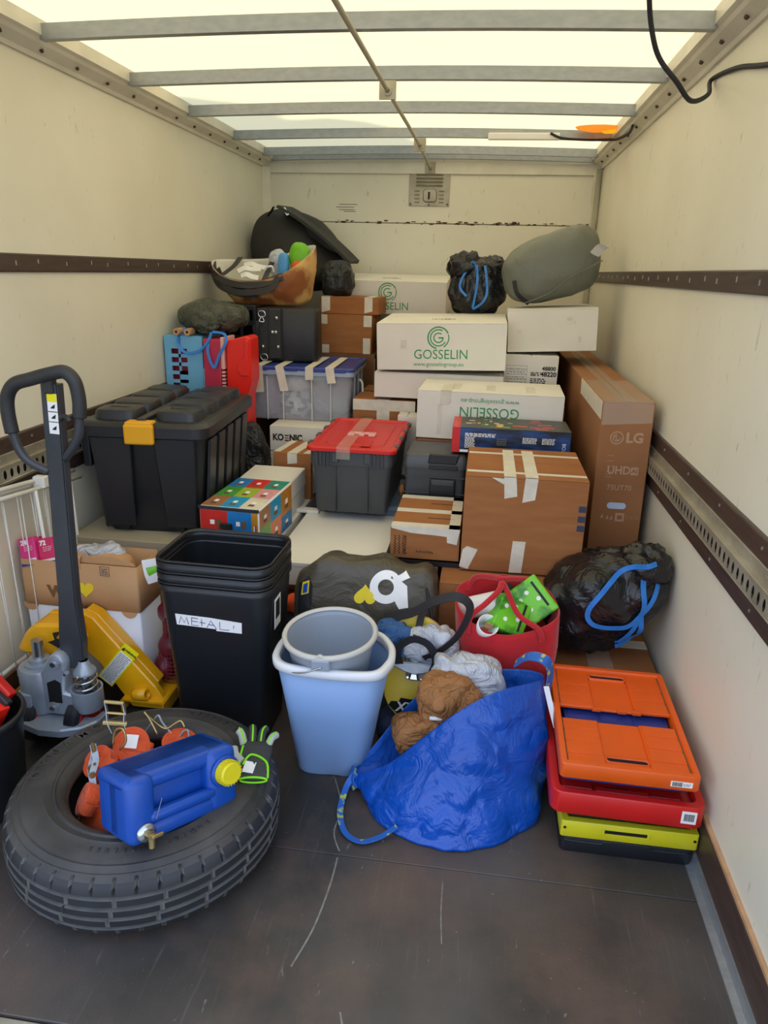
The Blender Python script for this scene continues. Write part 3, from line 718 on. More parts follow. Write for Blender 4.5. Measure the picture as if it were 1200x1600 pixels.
# --- board-game box
t, s = carton('game_box', 'flat dark blue board game box with a red end', (1.398, 1.858), (2.80, 3.02), (.772, .872), 'ink', 'x', yaw=.5, lid=False)
M['game_blue'] = mat('game_print_blue', '#1d4a8c', .4, var=1, c2='#15181f', vs=7, stretch=(1.2, 1, 4), sharp=(.38, .62))
M['game_top'] = mat('game_print_top', '#4a4842', .4, var=1, c2='#3a3630', vs=8)
MB().box(-s[0]/2+.03, s[0]/2-.001, -s[1]/2-.0012, -s[1]/2-.0001, .001, s[2]-.001).build('front_print', 'game_blue', t)
MB().box(-s[0]/2+.03, s[0]/2-.001, -s[1]/2, s[1]/2-.001, s[2], s[2]+.0012).build('top_print', 'game_top', t)
MB().box(-s[0]/2-.001, -s[0]/2+.03, -s[1]/2-.0014, s[1]/2-.001, 0, s[2]+.0014).build('end_band', 'red_plastic', t)
lines(t, -.18, -.06, (.078, .073, .068), -s[1]/2-.0013, 'white', .0035, 5, .012); lines(t, -.18, -.14, (.062, .057, .052, .047, .042, .037, .032, .027, .022), -s[1]/2-.0013, 'white', .003, 6, .008)
lines(t, .045, .10, (.070, .065, .060, .055, .050), -s[1]/2-.0013, 'white', .003, 7, .008); lines(t, .12, .17, (.070, .065, .060, .055, .050), -s[1]/2-.0013, 'white', .003, 8, .008); lines(t, -.055, -.015, (.06, .052, .045, .038), -s[1]/2-.0013, 'grey_ink', .004, 9, .006)
text(t, 'BOX', .02, (.205, -s[1]/2-.0014, .035), (R(90), R(90), 0), 'white')
random.seed(12)
for k in range(26):
    x = random.uniform(-.17, .02) if k < 18 else random.uniform(.0, .17); y = random.uniform(-.09, .09); m_ = random.choice(('lime', 'wood_pale', 'tape', 'heart_yellow', 'green_print')) if k < 18 else random.choice(('bright_red', 'orange', 'pink_box'))
    w = random.uniform(.008, .03) if k < 18 else random.uniform(.03, .07)
    MB().box(x-w/2, x+w/2, y-.006, y+.006, s[2]+.0012, s[2]+.0018).build('printed_shape', m_, t)
label_patch(t, s, -.198, -.165, .002, .012, y=-s[1]/2-.001)
# --- carton on the floor at the right
t, s = carton('floor_carton', 'low brown carton with white tape beneath the black sack', (1.735, 2.128), (2.085, 2.59), (0, .235), 'card', 'x')
ttape(t, s, -s[0]/2, s[0]/2, -.045, .01); ttape(t, s, -.02, .06, -s[1]/2, -.05, 'clear_tape'); ftape(t, s, -s[0]/2, s[0]/2, .19, .233, 'clear_tape')
t, s = carton('tiny_carton', 'small brown carton between skateboard and red felt bag', (1.395, 1.50), (2.11, 2.19), (0, .275), 'card', 'x')
MB().box(.0, .02, -s[1]/2-.001, -s[1]/2-.0002, .235, .255).build('printed_mark', 'ink', t); MB().box(.0, .02, -s[1]/2-.001, -s[1]/2-.0002, .218, .230).build('printed_mark', 'ink', t)
# --- supports further back, mostly covered by the load
HG = 'plain cartons filling the bottom of the load'
HL = ('under the tray of the small taped carton', 'under the white appliance carton', 'under the flat clear box', 'under the cross-taped brown carton', 'under the black tool case', 'under the small labelled carton', 'under the blue slotted basket', 'under the dark brown stack by the left wall', 'under the rear white boxes', 'under the dark domed shell')
for (x, y, z), hl in zip((((1.205, 1.392), (2.32, 2.755), (0, .467)), ((.345, .84), (3.32, 3.96), (0, .458)), ((.85, 1.215), (2.90, 3.44), (0, .352)), ((.862, 1.215), (3.45, 3.97), (0, .518)), ((1.225, 1.90), (2.765, 3.41), (0, .498)), ((1.235, 1.895), (3.42, 3.96), (0, .862)),
                ((.03, .33), (3.22, 4.0), (0, .868)), ((.05, .90), (4.02, 4.90), (0, .598)), ((.92, 1.90), (4.04, 4.90), (0, 1.19)), ((.03, .545), (4.05, 4.90), (.60, 1.16))), HL):
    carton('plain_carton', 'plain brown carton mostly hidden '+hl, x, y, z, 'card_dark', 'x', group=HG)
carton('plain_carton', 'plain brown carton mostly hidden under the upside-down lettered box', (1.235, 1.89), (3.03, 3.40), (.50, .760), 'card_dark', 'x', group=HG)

# ================================================================== PLASTIC BOXES AND CABINETS
# --- white furniture parts
t = thing('white_cabinet', 'white cabinet lying flat behind the black striped shopping bag', 'cabinet', (.995, 2.575, .372))
MB().box(-.197, .197, -.287, .287, .0, .072, .002).build('body', 'white_paint', t); MB().box(-.198, .198, -.289, .287, .073, .089, .0015).build('panel', 'white_paint', t)
t = thing('white_cabinet', 'white cabinet under the colourful cooler bag', 'cabinet', (.660, 2.82, 0))
MB().box(-.106, .106, -.49, .49, .0, .442, .002).build('body', 'white_paint', t); MB().box(-.108, .108, -.492, .49, .443, .460, .0015).build('panel', 'white_paint', t)
o = MB().prism([(-.05, -.022), (.048, -.026), (.050, .012), (-.042, .022)], 0, .014, 'z', .002).build('wood_strip', 'white_paint', None, loc=(.80, 2.845, .4615)); tag(o, 'short white offcut lying on the back of the white cabinet', 'offcut')
t = thing('wooden_chest', 'dark red-brown wooden chest under the white cabinet', 'chest', (.985, 2.57, 0))
MB().box(-.205, .20, -.275, .285, .0, .35, .003).build('body', 'wood_brown', t); MB().box(-.21, .205, -.28, .29, .351, .370, .003).build('top', 'wood_brown', t)
t = thing('white_box', 'white two-layer box behind the colourful cooler bag', 'box', (.640, 2.835, .4605))
MB().box(-.112, .112, -.14, .14, 0, .078, .003).build('lower_half', 'white_card', t); MB().box(-.115, .115, -.142, .142, .079, .158, .004).build('upper_half', 'white_card', t)
# --- beige support carton of the black tote (carried on the forks)
t, s = carton('beige_carton', 'beige flat-topped carton under the large black storage box', (.04, .492), (2.285, 3.18), (.094, .497), 'beige', 'x', lid=False)
# --- large black tote
t = thing('storage_tote', 'large black lidded storage box with a yellow latch', 'storage box', (.296, 2.69, .498), (0, 0, R(4.5)))
mb = MB(); rloft(mb, .44, .70, .05, [(.055, .0), (.050, .008), (.004, .385)], True, True, mx=None); mb.build('body', 'black_plastic', t, auto=35)
for k in range(5):                                     # proud panels along both long sides
    for sx in (-1, 1):
        y = -.24+k*.118; mb = MB()
        mb.prism([(y-.038, .02), (y+.038, .02), (y+.042, .372), (y-.042, .372)], 0, .012, 'x', .003, mx=Matrix.Translation((sx*.185 if sx > 0 else -.197, 0, 0)) @ Matrix.Identity(4))
        o = mb.build('side_panel', 'black_plastic', t); o.rotation_euler = (0, R(4.6*sx), 0); o.location = (0, 0, 0)
for x in (-.115, .115):                                # front ribs
    MB().prism([(x-.055, .03), (x+.055, .03), (x+.075, .375), (x-.075, .375)], -.012, 0, 'y', .004).build('front_panel', 'black_plastic', t, loc=(0, -.316, 0), rot=(R(-5.2+10.2), 0, 0))
mb = MB(); rloft(mb, .472, .735, .055, [(.004, .372), (.0, .374), (.0, .410), (.010, .420), (.018, .424)], True, True); lid = mb.build('lid', 'black_plastic', t, auto=35)
for ix in (-1, 1):
    for k in range(4):
        mb = MB(); rloft(mb, .165, .142, .04, [(0, .40), (.003, .445), (.010, .457), (.03, .461)], True, True, 5, Matrix.Translation((ix*.112, -.245+k*.163, 0))); mb.build('raised_pad', 'black_plastic', lid, auto=45)
for ix in (-1, 1): MB().prism([(-.035, -.012), (.03, -.016), (.036, .0), (.02, .014), (-.03, .012)], .458, .4635, 'z', .002).build('embossed_arrow', 'black_plastic', lid, loc=(ix*.11, -.245, 0))
mb = MB().box(-.017, .017, -.35, .33, .415, .440, .006, 2); mb.build('spine', 'black_plastic', lid)
mb = MB().box(-.053, .053, -.386, -.364, .352, .424, .008, 3); mb.box(-.048, .048, -.38, -.33, .418, .432, .005, 2); mb.build('latch', 'latch', t)
for x in (-.105, .105):
    o = MB().lathe([(.0, -.016), (.026, -.016), (.028, -.010), (.028, .010), (.026, .016), (0, .016)], 18, Matrix.Translation((x, -.296, .030)) @ Matrix.Rotation(R(90), 4, 'Y')).build('wheel', 'black_bin', t, auto=40)
mb = MB().box(-.262, -.215, -.30, -.20, .365, .412, .008, 2); mb.box(-.255, -.225, -.285, -.215, .24, .37, .006, 2); mb.build('side_handle', 'black_bin', t)
# --- red-lidded bin
t = thing('storage_bin', 'dark grey storage bin with a red lid', 'storage box', (1.0, 3.03, .497))
mb = MB(); rloft(mb, .345, .585, .03, [(.030, 0), (.026, .006), (.010, .205), (.004, .206), (.004, .262)], True, True); mb.build('body', 'grey_plastic', t, auto=35)
for x in (-.135, -.12, -.105, -.09, .085, .10, .115, .13): MB().box(x-.003, x+.003, -.2975, -.285, .205, .258, .001).build('rib', 'grey_plastic', t)
for x in (-.062, .07): MB().box(x-.014, x+.014, -.301, -.285, .218, .262, .003).build('hinge_block', 'grey_plastic', t); MB().box(x-.002, x+.002, -.2880, -.270, .01, .205, .0005).build('rib', 'grey_plastic', t)
mb = MB(); rloft(mb, .365, .605, .03, [(.004, .262), (0, .264), (0, .276), (.006, .282), (.020, .282), (.028, .2755), (.05, .2755)], True, True); lid = mb.build('lid', 'red_plastic', t, auto=35)
mb = MB(); rloft(mb, .25, .44, .03, [(0, .2756), (.004, .279), (.012, .279)], True, True); mb.build('raised_panel', 'red_plastic', lid, auto=35)
MB().box(.03, .07, -.25, -.14, .279, .281, .001).build('inset', 'red_plastic', lid)
for sx in (-1, 1):
    for y in (-.22, -.07, .08, .23): MB().box(sx*.178-.010, sx*.178+.010, y-.022, y+.022, .268, .2845, .003).build('latch_tab', 'grey_plastic', lid)
mb = MB().box(-.055, .065, -.040, -.015, .279, .2885, .003); mb.box(-.055, -.025, -.07, -.03, .279, .2885, .002); mb.box(.035, .065, -.07, -.03, .279, .2885, .002); mb.box(-.006, .018, -.07, -.03, .279, .2885, .002); mb.build('handle', 'pinkish', lid)
MB().box(-.055, .0, -.304, .302, .2846, .2854).build('tape', 'clear_tape', t); MB().box(-.055, .0, -.3045, -.3035, .235, .285).build('tape', 'clear_tape', t)
# --- clear flat box beneath it
t = thing('clear_drawer_box', 'flat bluish clear plastic box under the grey bin', 'storage box', (1.045, 3.165, .354))
mb = MB(); rloft(mb, .37, .50, .02, [(.015, 0), (.004, .112)], True, False); solidify(mb.build('body', 'clear_blue', t, auto=40), .002)
mb = MB(); rloft(mb, .385, .515, .02, [(0, .112), (0, .124), (.008, .130), (.02, .130)], True, True); mb.build('lid', 'clear_blue', t, auto=40)
for x in (-.12, .03): MB().box(x-.04, x+.04, -.2605, -.257, .098, .128, .003).build('clip', 'clear_blue', t)
o = blob('folded_cloth', M['fabric_blue'], None, (1.045, 3.165, .405), (.155, .215, .045), .5, .006, 12, 3, 40, 20, flat=.358); tag(o, 'pale blue folded cloth inside the flat clear box', 'cloth')
# --- tool case
t = thing('tool_case', 'black plastic tool case with recessed handle beside the large carton', 'tool case', (1.338, 2.895, .499))
mb = MB(); rloft(mb, .25, .255, .02, [(.012, 0), (.008, .02), (.004, .205)], True, True); mb.build('body', 'grey_plastic', t, auto=35)
mb = MB(); rloft(mb, .256, .262, .022, [(0, .207), (0, .240), (.010, .258), (.022, .262)], True, True); lid = mb.build('lid', 'grey_plastic', t, auto=35)
MB().prism([(-.03, .228), (.085, .228), (.095, .268), (-.022, .268)], -.136, -.105, 'y', .004).build('handle_hood', 'black_plastic', lid); MB().box(-.024, .09, -.137, -.12, .2055, .224, .002).build('handle', 'black_plastic', lid)
mb = MB().box(-.02, .085, -.1345, -.11, .03, .165, .006, 2); lt = mb.build('latch', 'black_plastic', t); MB().box(-.012, .077, -.1375, -.133, .14, .158, .002).build('latch_bar', 'grey_plastic', lt)
for z in (.10, .168): MB().box(-.121, .121, -.128, -.118, z, z+.004, .001).build('seam_bead', 'grey_plastic', t)
# --- crumpled packaging between bin and tool case
o = blob('clear_wrapping', M['film_white'], None, (1.196, 2.84, .40), (.014, .055, .035), .9, .012, 16, 5, 30, 20); tag(o, 'crumpled clear plastic wrapping between grey bin and tool case', 'wrapping')
o = blob('paper_scrap', M['kraft_dark'], None, (1.2, 2.86, .585), (.008, .03, .022), .9, .010, 20, 6, 30, 20); tag(o, 'brown paper scrap wedged above the clear wrapping', 'paper')
# --- clear storage box with navy lid
t = thing('clear_storage_box', 'clear plastic storage box with navy lid and white tape', 'storage box', (.600, 3.715, .7235), (0, 0, R(2)))
mb = MB(); rloft(mb, .525, .50, .03, [(.026, 0), (.020, .006), (.004, .235)], True, False); solidify(mb.build('body', 'clear', t, auto=40), .0025)
mb = MB(); rloft(mb, .537, .512, .03, [(.004, .226), (0, .228), (0, .250), (.006, .250), (.008, .236)], False, False); solidify(mb.build('rim', 'clear_blue', t, auto=40), .002)
mb = MB(); rloft(mb, .541, .516, .03, [(.004, .250), (0, .252), (0, .262), (.008, .268), (.03, .268), (.036, .262), (.06, .262)], True, True); lid = mb.build('lid', 'navy', t, auto=35)
for x in (-.19, -.04, .10, .20): MB().box(x-.03, x+.03, -.2605, -.24, .246, .266, .003).build('lid_clip', 'navy', lid)
for k, (x, w, dr, sk) in enumerate(((-.205, .042, .125, .006), (-.10, .042, .115, .025), (.05, .04, .055, .0), (.15, .042, .068, .012))):
    mb = MB(); mb.box(x-w/2, x+w/2, -.260, .20, .2684, .2698); mb.prism([(x-w/2, .2698), (x-w/2+sk, .262-dr), (x+w/2+sk, .266-dr), (x+w/2, .2698)], -.263, -.2613, 'y'); mb.build('tape', 'tape', t)
for x in (-.165, -.085, .06, .155): MB().box(x-.0015, x+.0015, -.2495, -.235, .01, .225).build('moulded_rib', 'white', t, rot=(R(2), 0, 0))
for y in (-.12, .02, .15): MB().box(- .0+.252, .2595, y-.018, y+.018, .01, .235, .003).build('end_rib', 'clear_blue', t)
mb = MB().tube([(.268, -.05, .19), (.285, -.05, .17), (.285, -.05, .09), (.268, -.05, .07)], .006, 8); mb.build('handle', 'white', t, smooth=True)
M['lilac'] = wrinkled('lilac_cloth', '#a795b3', .85, 9, .7, var=.2); M['grey_cloth'] = wrinkled('grey_cloth', '#7d7b80', .85, 8, .6, var=.25)
M['pattern'] = mat('patterned_cloth', '#cfd0d2', .85, var=1, c2='#33363d', vs=26, sharp=(.46, .54)); M['mint'] = wrinkled('mint_cloth', '#b6d6cf', .8, 10, .5)
CG = 'cloths inside the clear storage box'
for nm, m_, c, r, lb in (('folded_cloth', 'lilac', (.425, 3.62, .85), (.055, .13, .115), 'lilac cloth at the left end inside the clear storage box'),
                         ('folded_cloth', 'pattern', (.565, 3.565, .80), (.075, .075, .065), 'black and white patterned cloth inside the clear storage box'),
                         ('folded_cloth', 'grey_cloth', (.745, 3.63, .85), (.095, .135, .115), 'grey cloth filling the right of the clear storage box'),
                         ('folded_cloth', 'cloth_white', (.565, 3.60, .905), (.065, .10, .045), 'white cloth on top inside the clear storage box'),
                         ('folded_cloth', 'mint', (.69, 3.515, .945), (.05, .025, .018), 'mint green cloth corner inside the clear storage box')):
    o = blob(nm, M[m_], None, c, r, .8, .014, 9, len(lb), 40, 26, flat=.733); tag(o, lb, 'cloth', CG)
# --- black case with clasps, on the clear box
t = thing('instrument_case', 'black leatherette case with metal clasps on the clear box', 'case', (.490, 3.755, .9935), (0, 0, R(6)))
mb = MB(); rloft(mb, .305, .20, .03, [(.006, 0), (0, .012), (0, .245), (.010, .262), (.03, .268)], True, True); mb.build('body', 'case_black', t, auto=35)
mb = MB().box(-.156, -.03, -.112, -.09, .01, .262, .006, 2); pn = mb.build('end_panel', 'dark_fabric', t)
MB().box(-.100, -.092, -.116, -.11, .01, .262, .002).build('piping', 'case_black', pn); MB().box(-.034, -.026, -.116, -.10, .004, .264, .003).build('piping', 'case_black', pn)
for x, z in ((-.055, .215), (-.060, .145), (-.050, .072), (-.078, .145), (-.128, .072)):
    MB().lathe([(.0, .006), (.006, .005), (.009, .002), (.010, 0)], 12, Matrix.Translation((x, -.113, z)) @ Matrix.Rotation(R(90), 4, 'X')).build('stud', 'chrome', t, smooth=True)
for x, z in ((-.128, .225), (-.122, .012)):
    mb = MB().tube([(x-.016, -.122, z+.02), (x+.012, -.124, z+.022), (x+.018, -.124, z), (x-.01, -.122, z-.004)], .0035, 6, 5, True); mb.tube([(x, -.122, z-.004), (x-.012, -.126, z-.025), (x+.012, -.126, z-.028), (x+.004, -.122, z-.006)], .0035, 6, 4, True); mb.build('clasp', 'chrome', t, smooth=True)
MB().ribbon([(-.15, -.125, .20), (-.16, -.13, .16), (-.152, -.12, .11)], .03, .004, (0, -1, 0)).build('strap', 'bag_black', t)
# --- blue basket, magenta tray, red tote lying on their sides
t = thing('slotted_basket', 'light blue slotted plastic basket lying on its side by left wall', 'basket', (.108, 3.27, .8695))
mb = MB(); z0, z1, x0, x1 = 0, .265, -.098, .088
def tz(z, x): return z
xs = [(-.098, -.066), (-.030, -.020), (.012, .088)]; zs = [(0, .026), (.050, .066), (.090, .106), (.130, .146), (.170, .186), (.210, .268)]
for a, b in xs: mb.box(a, b, -.008, 0, 0, .268)
for a, b in zs: mb.box(-.066, .012, -.008, 0, a, b)
mb.box(-.020, .012, -.008, 0, 0, .106)
mb.build('slotted_base', 'light_blue', t)
for q in ((-.098, -.090, 0, .24, 0, .262), (.080, .088, 0, .24, 0, .268), (-.098, .088, 0, .24, .262, .270), (-.098, .088, 0, .24, 0, .006)): MB().box(*q, .002).build('side', 'light_blue', t)
MB().box(-.088, .078, .05, .054, .008, .26).build('back_liner', 'magenta', t)
mb = MB(); rg = []
for k in range(15):
    z = .0+k*.0088; r_ = .012 if k % 2 else .0085; rg.append([(.098+r_*math.cos(a*.524), -.012+r_*math.sin(a*.524), z) for a in range(12)])
mb.rings(rg, True, True); mb.build('ribbed_spout', 'light_blue', t, smooth=True)
t = thing('plastic_tray', 'magenta plastic tray standing on edge beside the blue basket', 'tray', (.262, 3.30, .8695))
MB().box(-.055, .03, -.06, .09, 0, .262, .006, 2).build('body', 'magenta', t)
mb = MB().box(.032, .050, -.068, .09, .125, .272, .005, 2); mb.build('rim', 'pinkish', t)
for k in range(7): MB().box(.033, .049, -.066, -.04, .008+k*.0165, .018+k*.0165, .002).build('rib', 'pinkish', t)
t = thing('red_tote', 'bright red plastic tote standing on end beside the black case', 'tote', (.378, 3.315, .7235))
mb = MB(); mb.prism([(-.062, 0), (.035, 0), (.035, .145), (.058, .225), (.058, .420), (.035, .428), (-.062, .400)], -.075, .055, 'y', .008); mb.build('body', 'bright_red', t)
mb = MB().prism([(-.008, .27), (.010, .245), (.052, .245), (.052, .405), (.034, .412), (.026, .33), (.0, .31)], -.083, -.074, 'y', .003); mb.build('raised_panel', 'bright_red', t)

# ================================================================== BAGS AND SOFT THINGS
from mathutils.bvhtree import BVHTree
def project(o, targets, d, off=.0012, back=1.0):
    """lay a thin printed shape onto the curved surface of the thing it is printed on"""
    trees = []
    for t_ in (targets if isinstance(targets, (list, tuple)) else [targets]):
        me = t_.data; trees.append(BVHTree.FromPolygons([v.co.copy() for v in me.vertices], [list(p.vertices) for p in me.polygons]))
    d = V(d).normalized()
    for v in o.data.vertices:
        best = None
        for tr in trees:
            hit = tr.ray_cast(v.co - d*back, d)
            if hit[0] is not None and (best is None or (hit[0]-v.co).dot(d) < (best-v.co).dot(d)): best = hit[0]
        if best is not None: v.co = best - d*off
    return o
def flat_shape(name, m, parent, pts, y, n=0):
    """2D outline (x, z) filled with a fine grid so that it can be laid on a surface"""
    bm = bmesh.new(); vs = [bm.verts.new((a, y, b)) for a, b in pts]; bm.faces.new(vs)
    bmesh.ops.triangulate(bm, faces=bm.faces[:]); bmesh.ops.subdivide_edges(bm, edges=bm.edges[:], cuts=3, use_grid_fill=True)
    me = bpy.data.meshes.new(name); bm.to_mesh(me); bm.free(); me.materials.append(M[m])
    return link(name, me, parent)
def ring_shape(name, m, parent, cx, cz, r0, r1, y, a0=0, a1=360, n=40):
    bm = bmesh.new(); A = []; B = []
    for i in range(n+1):
        a = R(a0+(a1-a0)*i/n); A.append(bm.verts.new((cx+r0*math.cos(a), y, cz+r0*math.sin(a)))); B.append(bm.verts.new((cx+r1*math.cos(a), y, cz+r1*math.sin(a))))
    for i in range(n): bm.faces.new((A[i], A[i+1], B[i+1], B[i]))
    me = bpy.data.meshes.new(name); bm.to_mesh(me); bm.free(); me.materials.append(M[m])
    return link(name, me, parent)
def heart(cx, cz, s, flip=1, n=28):
    o = []
    for i in range(n):
        a = 2*math.pi*i/n; o.append((cx+s*.0625*16*math.sin(a)**3, cz+flip*s*.0625*(13*math.cos(a)-5*math.cos(2*a)-2*math.cos(3*a)-math.cos(4*a))))
    return o
def baglet(name, label, cat='bag', group=None):
    return thing(name, label, cat, (0, 0, 0), (0, 0, 0), group)

# --- grey stuff sack on the white carton
t = baglet('stuff_sack', 'puffy grey sleeping-bag sack in the upper right corner')
ry = Matrix.Rotation(R(-19), 3, 'Y')
sk = blob('body', 'sack_grey', t, (1.80, 3.82, 1.487), (.235, .165, .150), .70, .012, 5, 2, 72, 44, rot=ry, shape=lambda p, d: V((p.x+.02*d.z*max(0, d.x), p.y*(1-.1*d.x), p.z*(1+.12*d.x))))
pts = [V((1.80, 3.82, 1.487)) + ry @ V((x, -.163, z)) for x, z in ((-.17, -.12), (-.05, -.11), (.06, -.07), (.17, -.05), (.22, -.04))]
MB().tube(pts, .003, 5, 5).build('seam', 'sack_grey', t, smooth=True)
MB().ribbon([(1.985, 3.70, 1.545), (2.005, 3.66, 1.575), (2.02, 3.62, 1.585)], .05, .001, (.3, -1, .2)).build('care_label', 'paper', t)
MB().ribbon([(1.62, 3.655, 1.42), (1.64, 3.66, 1.36), (1.70, 3.70, 1.315)], .02, .003, (0, -1, 0)).build('strap', 'bag_black', t)
# --- black bag with blue ties on the stack
def tie_bag(label, c, r, flat, seed, ties, top=None, m='film_black', amp=.03, s=7, shape=None, group=None, fac=1.5, fs=1.2):
    t = baglet('bin_bag', label, 'bag', group)
    bd = blob('body', m, t, c, r, .8, amp*fac, s*fs, seed, 110, 74, flat=flat, shape=shape, crease=True)
    btree = BVHTree.FromPolygons([v.co.copy() for v in bd.data.vertices], [list(p.vertices) for p in bd.data.polygons])
    if top: 
        for k, (tc_, tr) in enumerate(top): blob('gathered_neck', m, t, tc_, tr, .9, tr[0]*.5, 18, seed+5+k, 40, 26)
    for pts, w in ties:
        q = []
        for p in crom(pts, 5):
            h = btree.ray_cast(V((p[0], p[1]-.5, p[2])), V((0, 1, 0)))
            q.append(V((p[0], (h[0].y-.006) if h[0] is not None else p[1], p[2])))
        for _ in range(2): q = [q[0]] + [(a+b*2+c_)/4 for a, b, c_ in zip(q, q[1:], q[2:])] + [q[-1]]
        pts = [V((p.x, p.y-.003, p.z)) for p in q[::2]] + [q[-1]]
        MB().ribbon(pts, w, .0025, (0, -1, .1)).build('drawstring', 'strap_blue', t, smooth=False)
    return t
GB = 'black bin bags with blue drawstrings'
tie_bag('small black bin bag with blue drawstrings high on the stack', (1.438, 4.02, 1.372), (.155, .10, .145), 1.236, 3,
        [([(1.39, 3.90, 1.335), (1.350, 3.905, 1.38), (1.375, 3.90, 1.45), (1.415, 3.91, 1.508), (1.432, 3.90, 1.45)], .012), ([(1.432, 3.90, 1.49), (1.442, 3.895, 1.40), (1.425, 3.89, 1.28)], .012),
         ([(1.425, 3.888, 1.27), (1.47, 3.89, 1.30), (1.495, 3.90, 1.35), (1.485, 3.905, 1.44), (1.475, 3.91, 1.485)], .012)],
        [((1.385, 4.02, 1.478), (.085, .07, .05)), ((1.515, 4.03, 1.478), (.06, .06, .04))], group=GB)
tie_bag('large shiny black bin bag with blue drawstrings by right wall', (1.925, 2.245, .425), (.195, .155, .185), .238, 8,
        [([(2.065, 2.115, .625), (1.985, 2.088, .592), (1.915, 2.07, .53), (1.875, 2.07, .46), (1.90, 2.062, .41), (1.985, 2.068, .405), (2.035, 2.07, .44), (2.065, 2.08, .50), (2.095, 2.09, .575)], .016),
         ([(2.055, 2.085, .595), (2.035, 2.06, .545), (2.045, 2.055, .475), (2.025, 2.055, .40), (1.990, 2.06, .335)], .017), ([(2.040, 2.058, .46), (2.05, 2.058, .38), (2.02, 2.055, .33), (1.985, 2.058, .318)], .015)],
        [((2.055, 2.22, .575), (.062, .08, .05))], shape=lambda p, d: V((p.x*(1-.32*max(0, -d.z))+.05*d.z, p.y*(1-.2*max(0, -d.z)), p.z*(1+.12*max(0, d.z)*(d.x+.3)))), amp=.03, group=GB, fac=2.0, fs=.85)
o = blob('bin_bag', 'film_black2', None, (.640, 4.24, 1.395), (.080, .10, .088), .7, .022, 14, 11, 48, 32, flat=1.3075); tag(o, 'crumpled black bin bag between printed shopper and rear white box', 'bag')
o = blob('bin_bag', 'film_black2', None, (.425, 3.255, .37), (.072, .055, .37), .7, .018, 9, 12, 48, 44, flat=0.0); tag(o, 'dull black bin bag standing behind the large black storage box', 'bag')
# --- dark felt dome in the corner
t = baglet('felt_shell', 'big dark domed felt shell with a flap in the upper left corner', 'shell')
def dsh(p, d): return V((p.x - .10*max(0, d.z)**1.3, p.y, p.z if p.z > 0 else p.z*.35))
blob('body', 'dome', t, (.335, 4.62, 1.44), (.295, .22, .345), .88, .012, 4, 4, 72, 48, shape=dsh, flat=1.30)
mb = MB(); rg = []
for i in range(13):
    u = i/12; x = .26+.42*u; z = 1.795-.20*u-.10*u*u; rg.append([(x, 4.36+.05*u, z), (x+.02, 4.62, z+.01), (x+.01, 4.62, z-.008), (x-.012, 4.36+.05*u, z-.012)])
mb.rings(rg, True, True); mb.build('flap', 'dome', t, smooth=False)
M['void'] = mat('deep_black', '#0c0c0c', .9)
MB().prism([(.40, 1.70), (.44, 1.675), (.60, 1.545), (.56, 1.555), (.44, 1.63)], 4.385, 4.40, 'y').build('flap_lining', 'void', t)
MB().prism([(.185, 1.735), (.20, 1.755), (.225, 1.79), (.215, 1.765)], 4.385, 4.42, 'y').build('slot', 'void', t); MB().prism([(.285, 1.775), (.30, 1.785), (.325, 1.745), (.31, 1.74)], 4.368, 4.378, 'y').build('white_tag', 'paper', t)
# --- printed shopper with its contents
M['print_food'] = mat('food_print', '#8a4f28', .5, var=1, c2='#c9a060', vs=9, sharp=(.42, .58)); M['shopper_in'] = mat('cream_lining', '#d8d3c6', .6)
t = baglet('printed_shopper', 'open printed shopper bag lying below the dark felt shell')
rim = [(.045, 3.86, 1.480), (.10, 3.745, 1.425), (.20, 3.70, 1.388), (.34, 3.68, 1.385), (.47, 3.70, 1.425), (.565, 3.80, 1.505), (.585, 3.93, 1.565), (.50, 4.00, 1.560), (.34, 4.015, 1.505), (.16, 4.0, 1.490)]
bot = [(.16, 3.88, 1.278), (.20, 3.77, 1.268), (.30, 3.75, 1.266), (.42, 3.75, 1.266), (.52, 3.78, 1.268), (.55, 3.86, 1.28), (.54, 3.95, 1.278), (.45, 3.98, 1.278), (.33, 3.98, 1.278), (.20, 3.97, 1.278)]
o = sack('body', ['print_food', 'shopper_in'], t, rim, bot, 96, 14, .012, .010, 8, 5, .003)
q = o.modifiers[0]; q.material_offset = 1; q.material_offset_rim = 1
M['shopper_black'] = mat('shopper_black_band', '#2b2a2b', .55)
MB().ribbon([V(p)+V((0, -.004, -.016)) for p in rim[:5]], .040, .003, (0, -1, 0)).build('hem', 'shopper_black', t)
for a, b, c_ in (((.14, 3.73, 1.41), (.165, 3.84, 1.455), (.15, 3.99, 1.50)), ((.375, 3.69, 1.395), (.36, 3.84, 1.455), (.345, 4.0, 1.515))):
    MB().ribbon([a, b, c_], .028, .003, (0, -.4, 1)).build('handle', 'shopper_black', t)
MB().ribbon([(.10, 3.735, 1.40), (.22, 3.675, 1.33), (.40, 3.665, 1.345), (.45, 3.68, 1.41)], .030, .003, (0, -1, 0)).build('handle', 'shopper_black', t)
MB().ribbon([(.075, 3.80, 1.43), (.14, 3.72, 1.365), (.24, 3.69, 1.335), (.34, 3.685, 1.325)], .06, .003, (0, -1, .2)).build('side_panel', 'shopper_black', t)
o = blob('green_pouch', mat('green_film', '#79c81e', .4, var=.2, vs=12), None, (.505, 3.90, 1.50), (.052, .025, .075), .8, .008, 12, 4, 30, 20); tag(o, 'bright green pouch sticking out of the printed shopper', 'pouch')
o = blob('red_pouch', mat('orange_film', '#d9501c', .4), None, (.515, 3.835, 1.455), (.035, .02, .03), .8, .006, 18, 4, 24, 16); tag(o, 'small orange-red wrapper below the green pouch', 'wrapper')
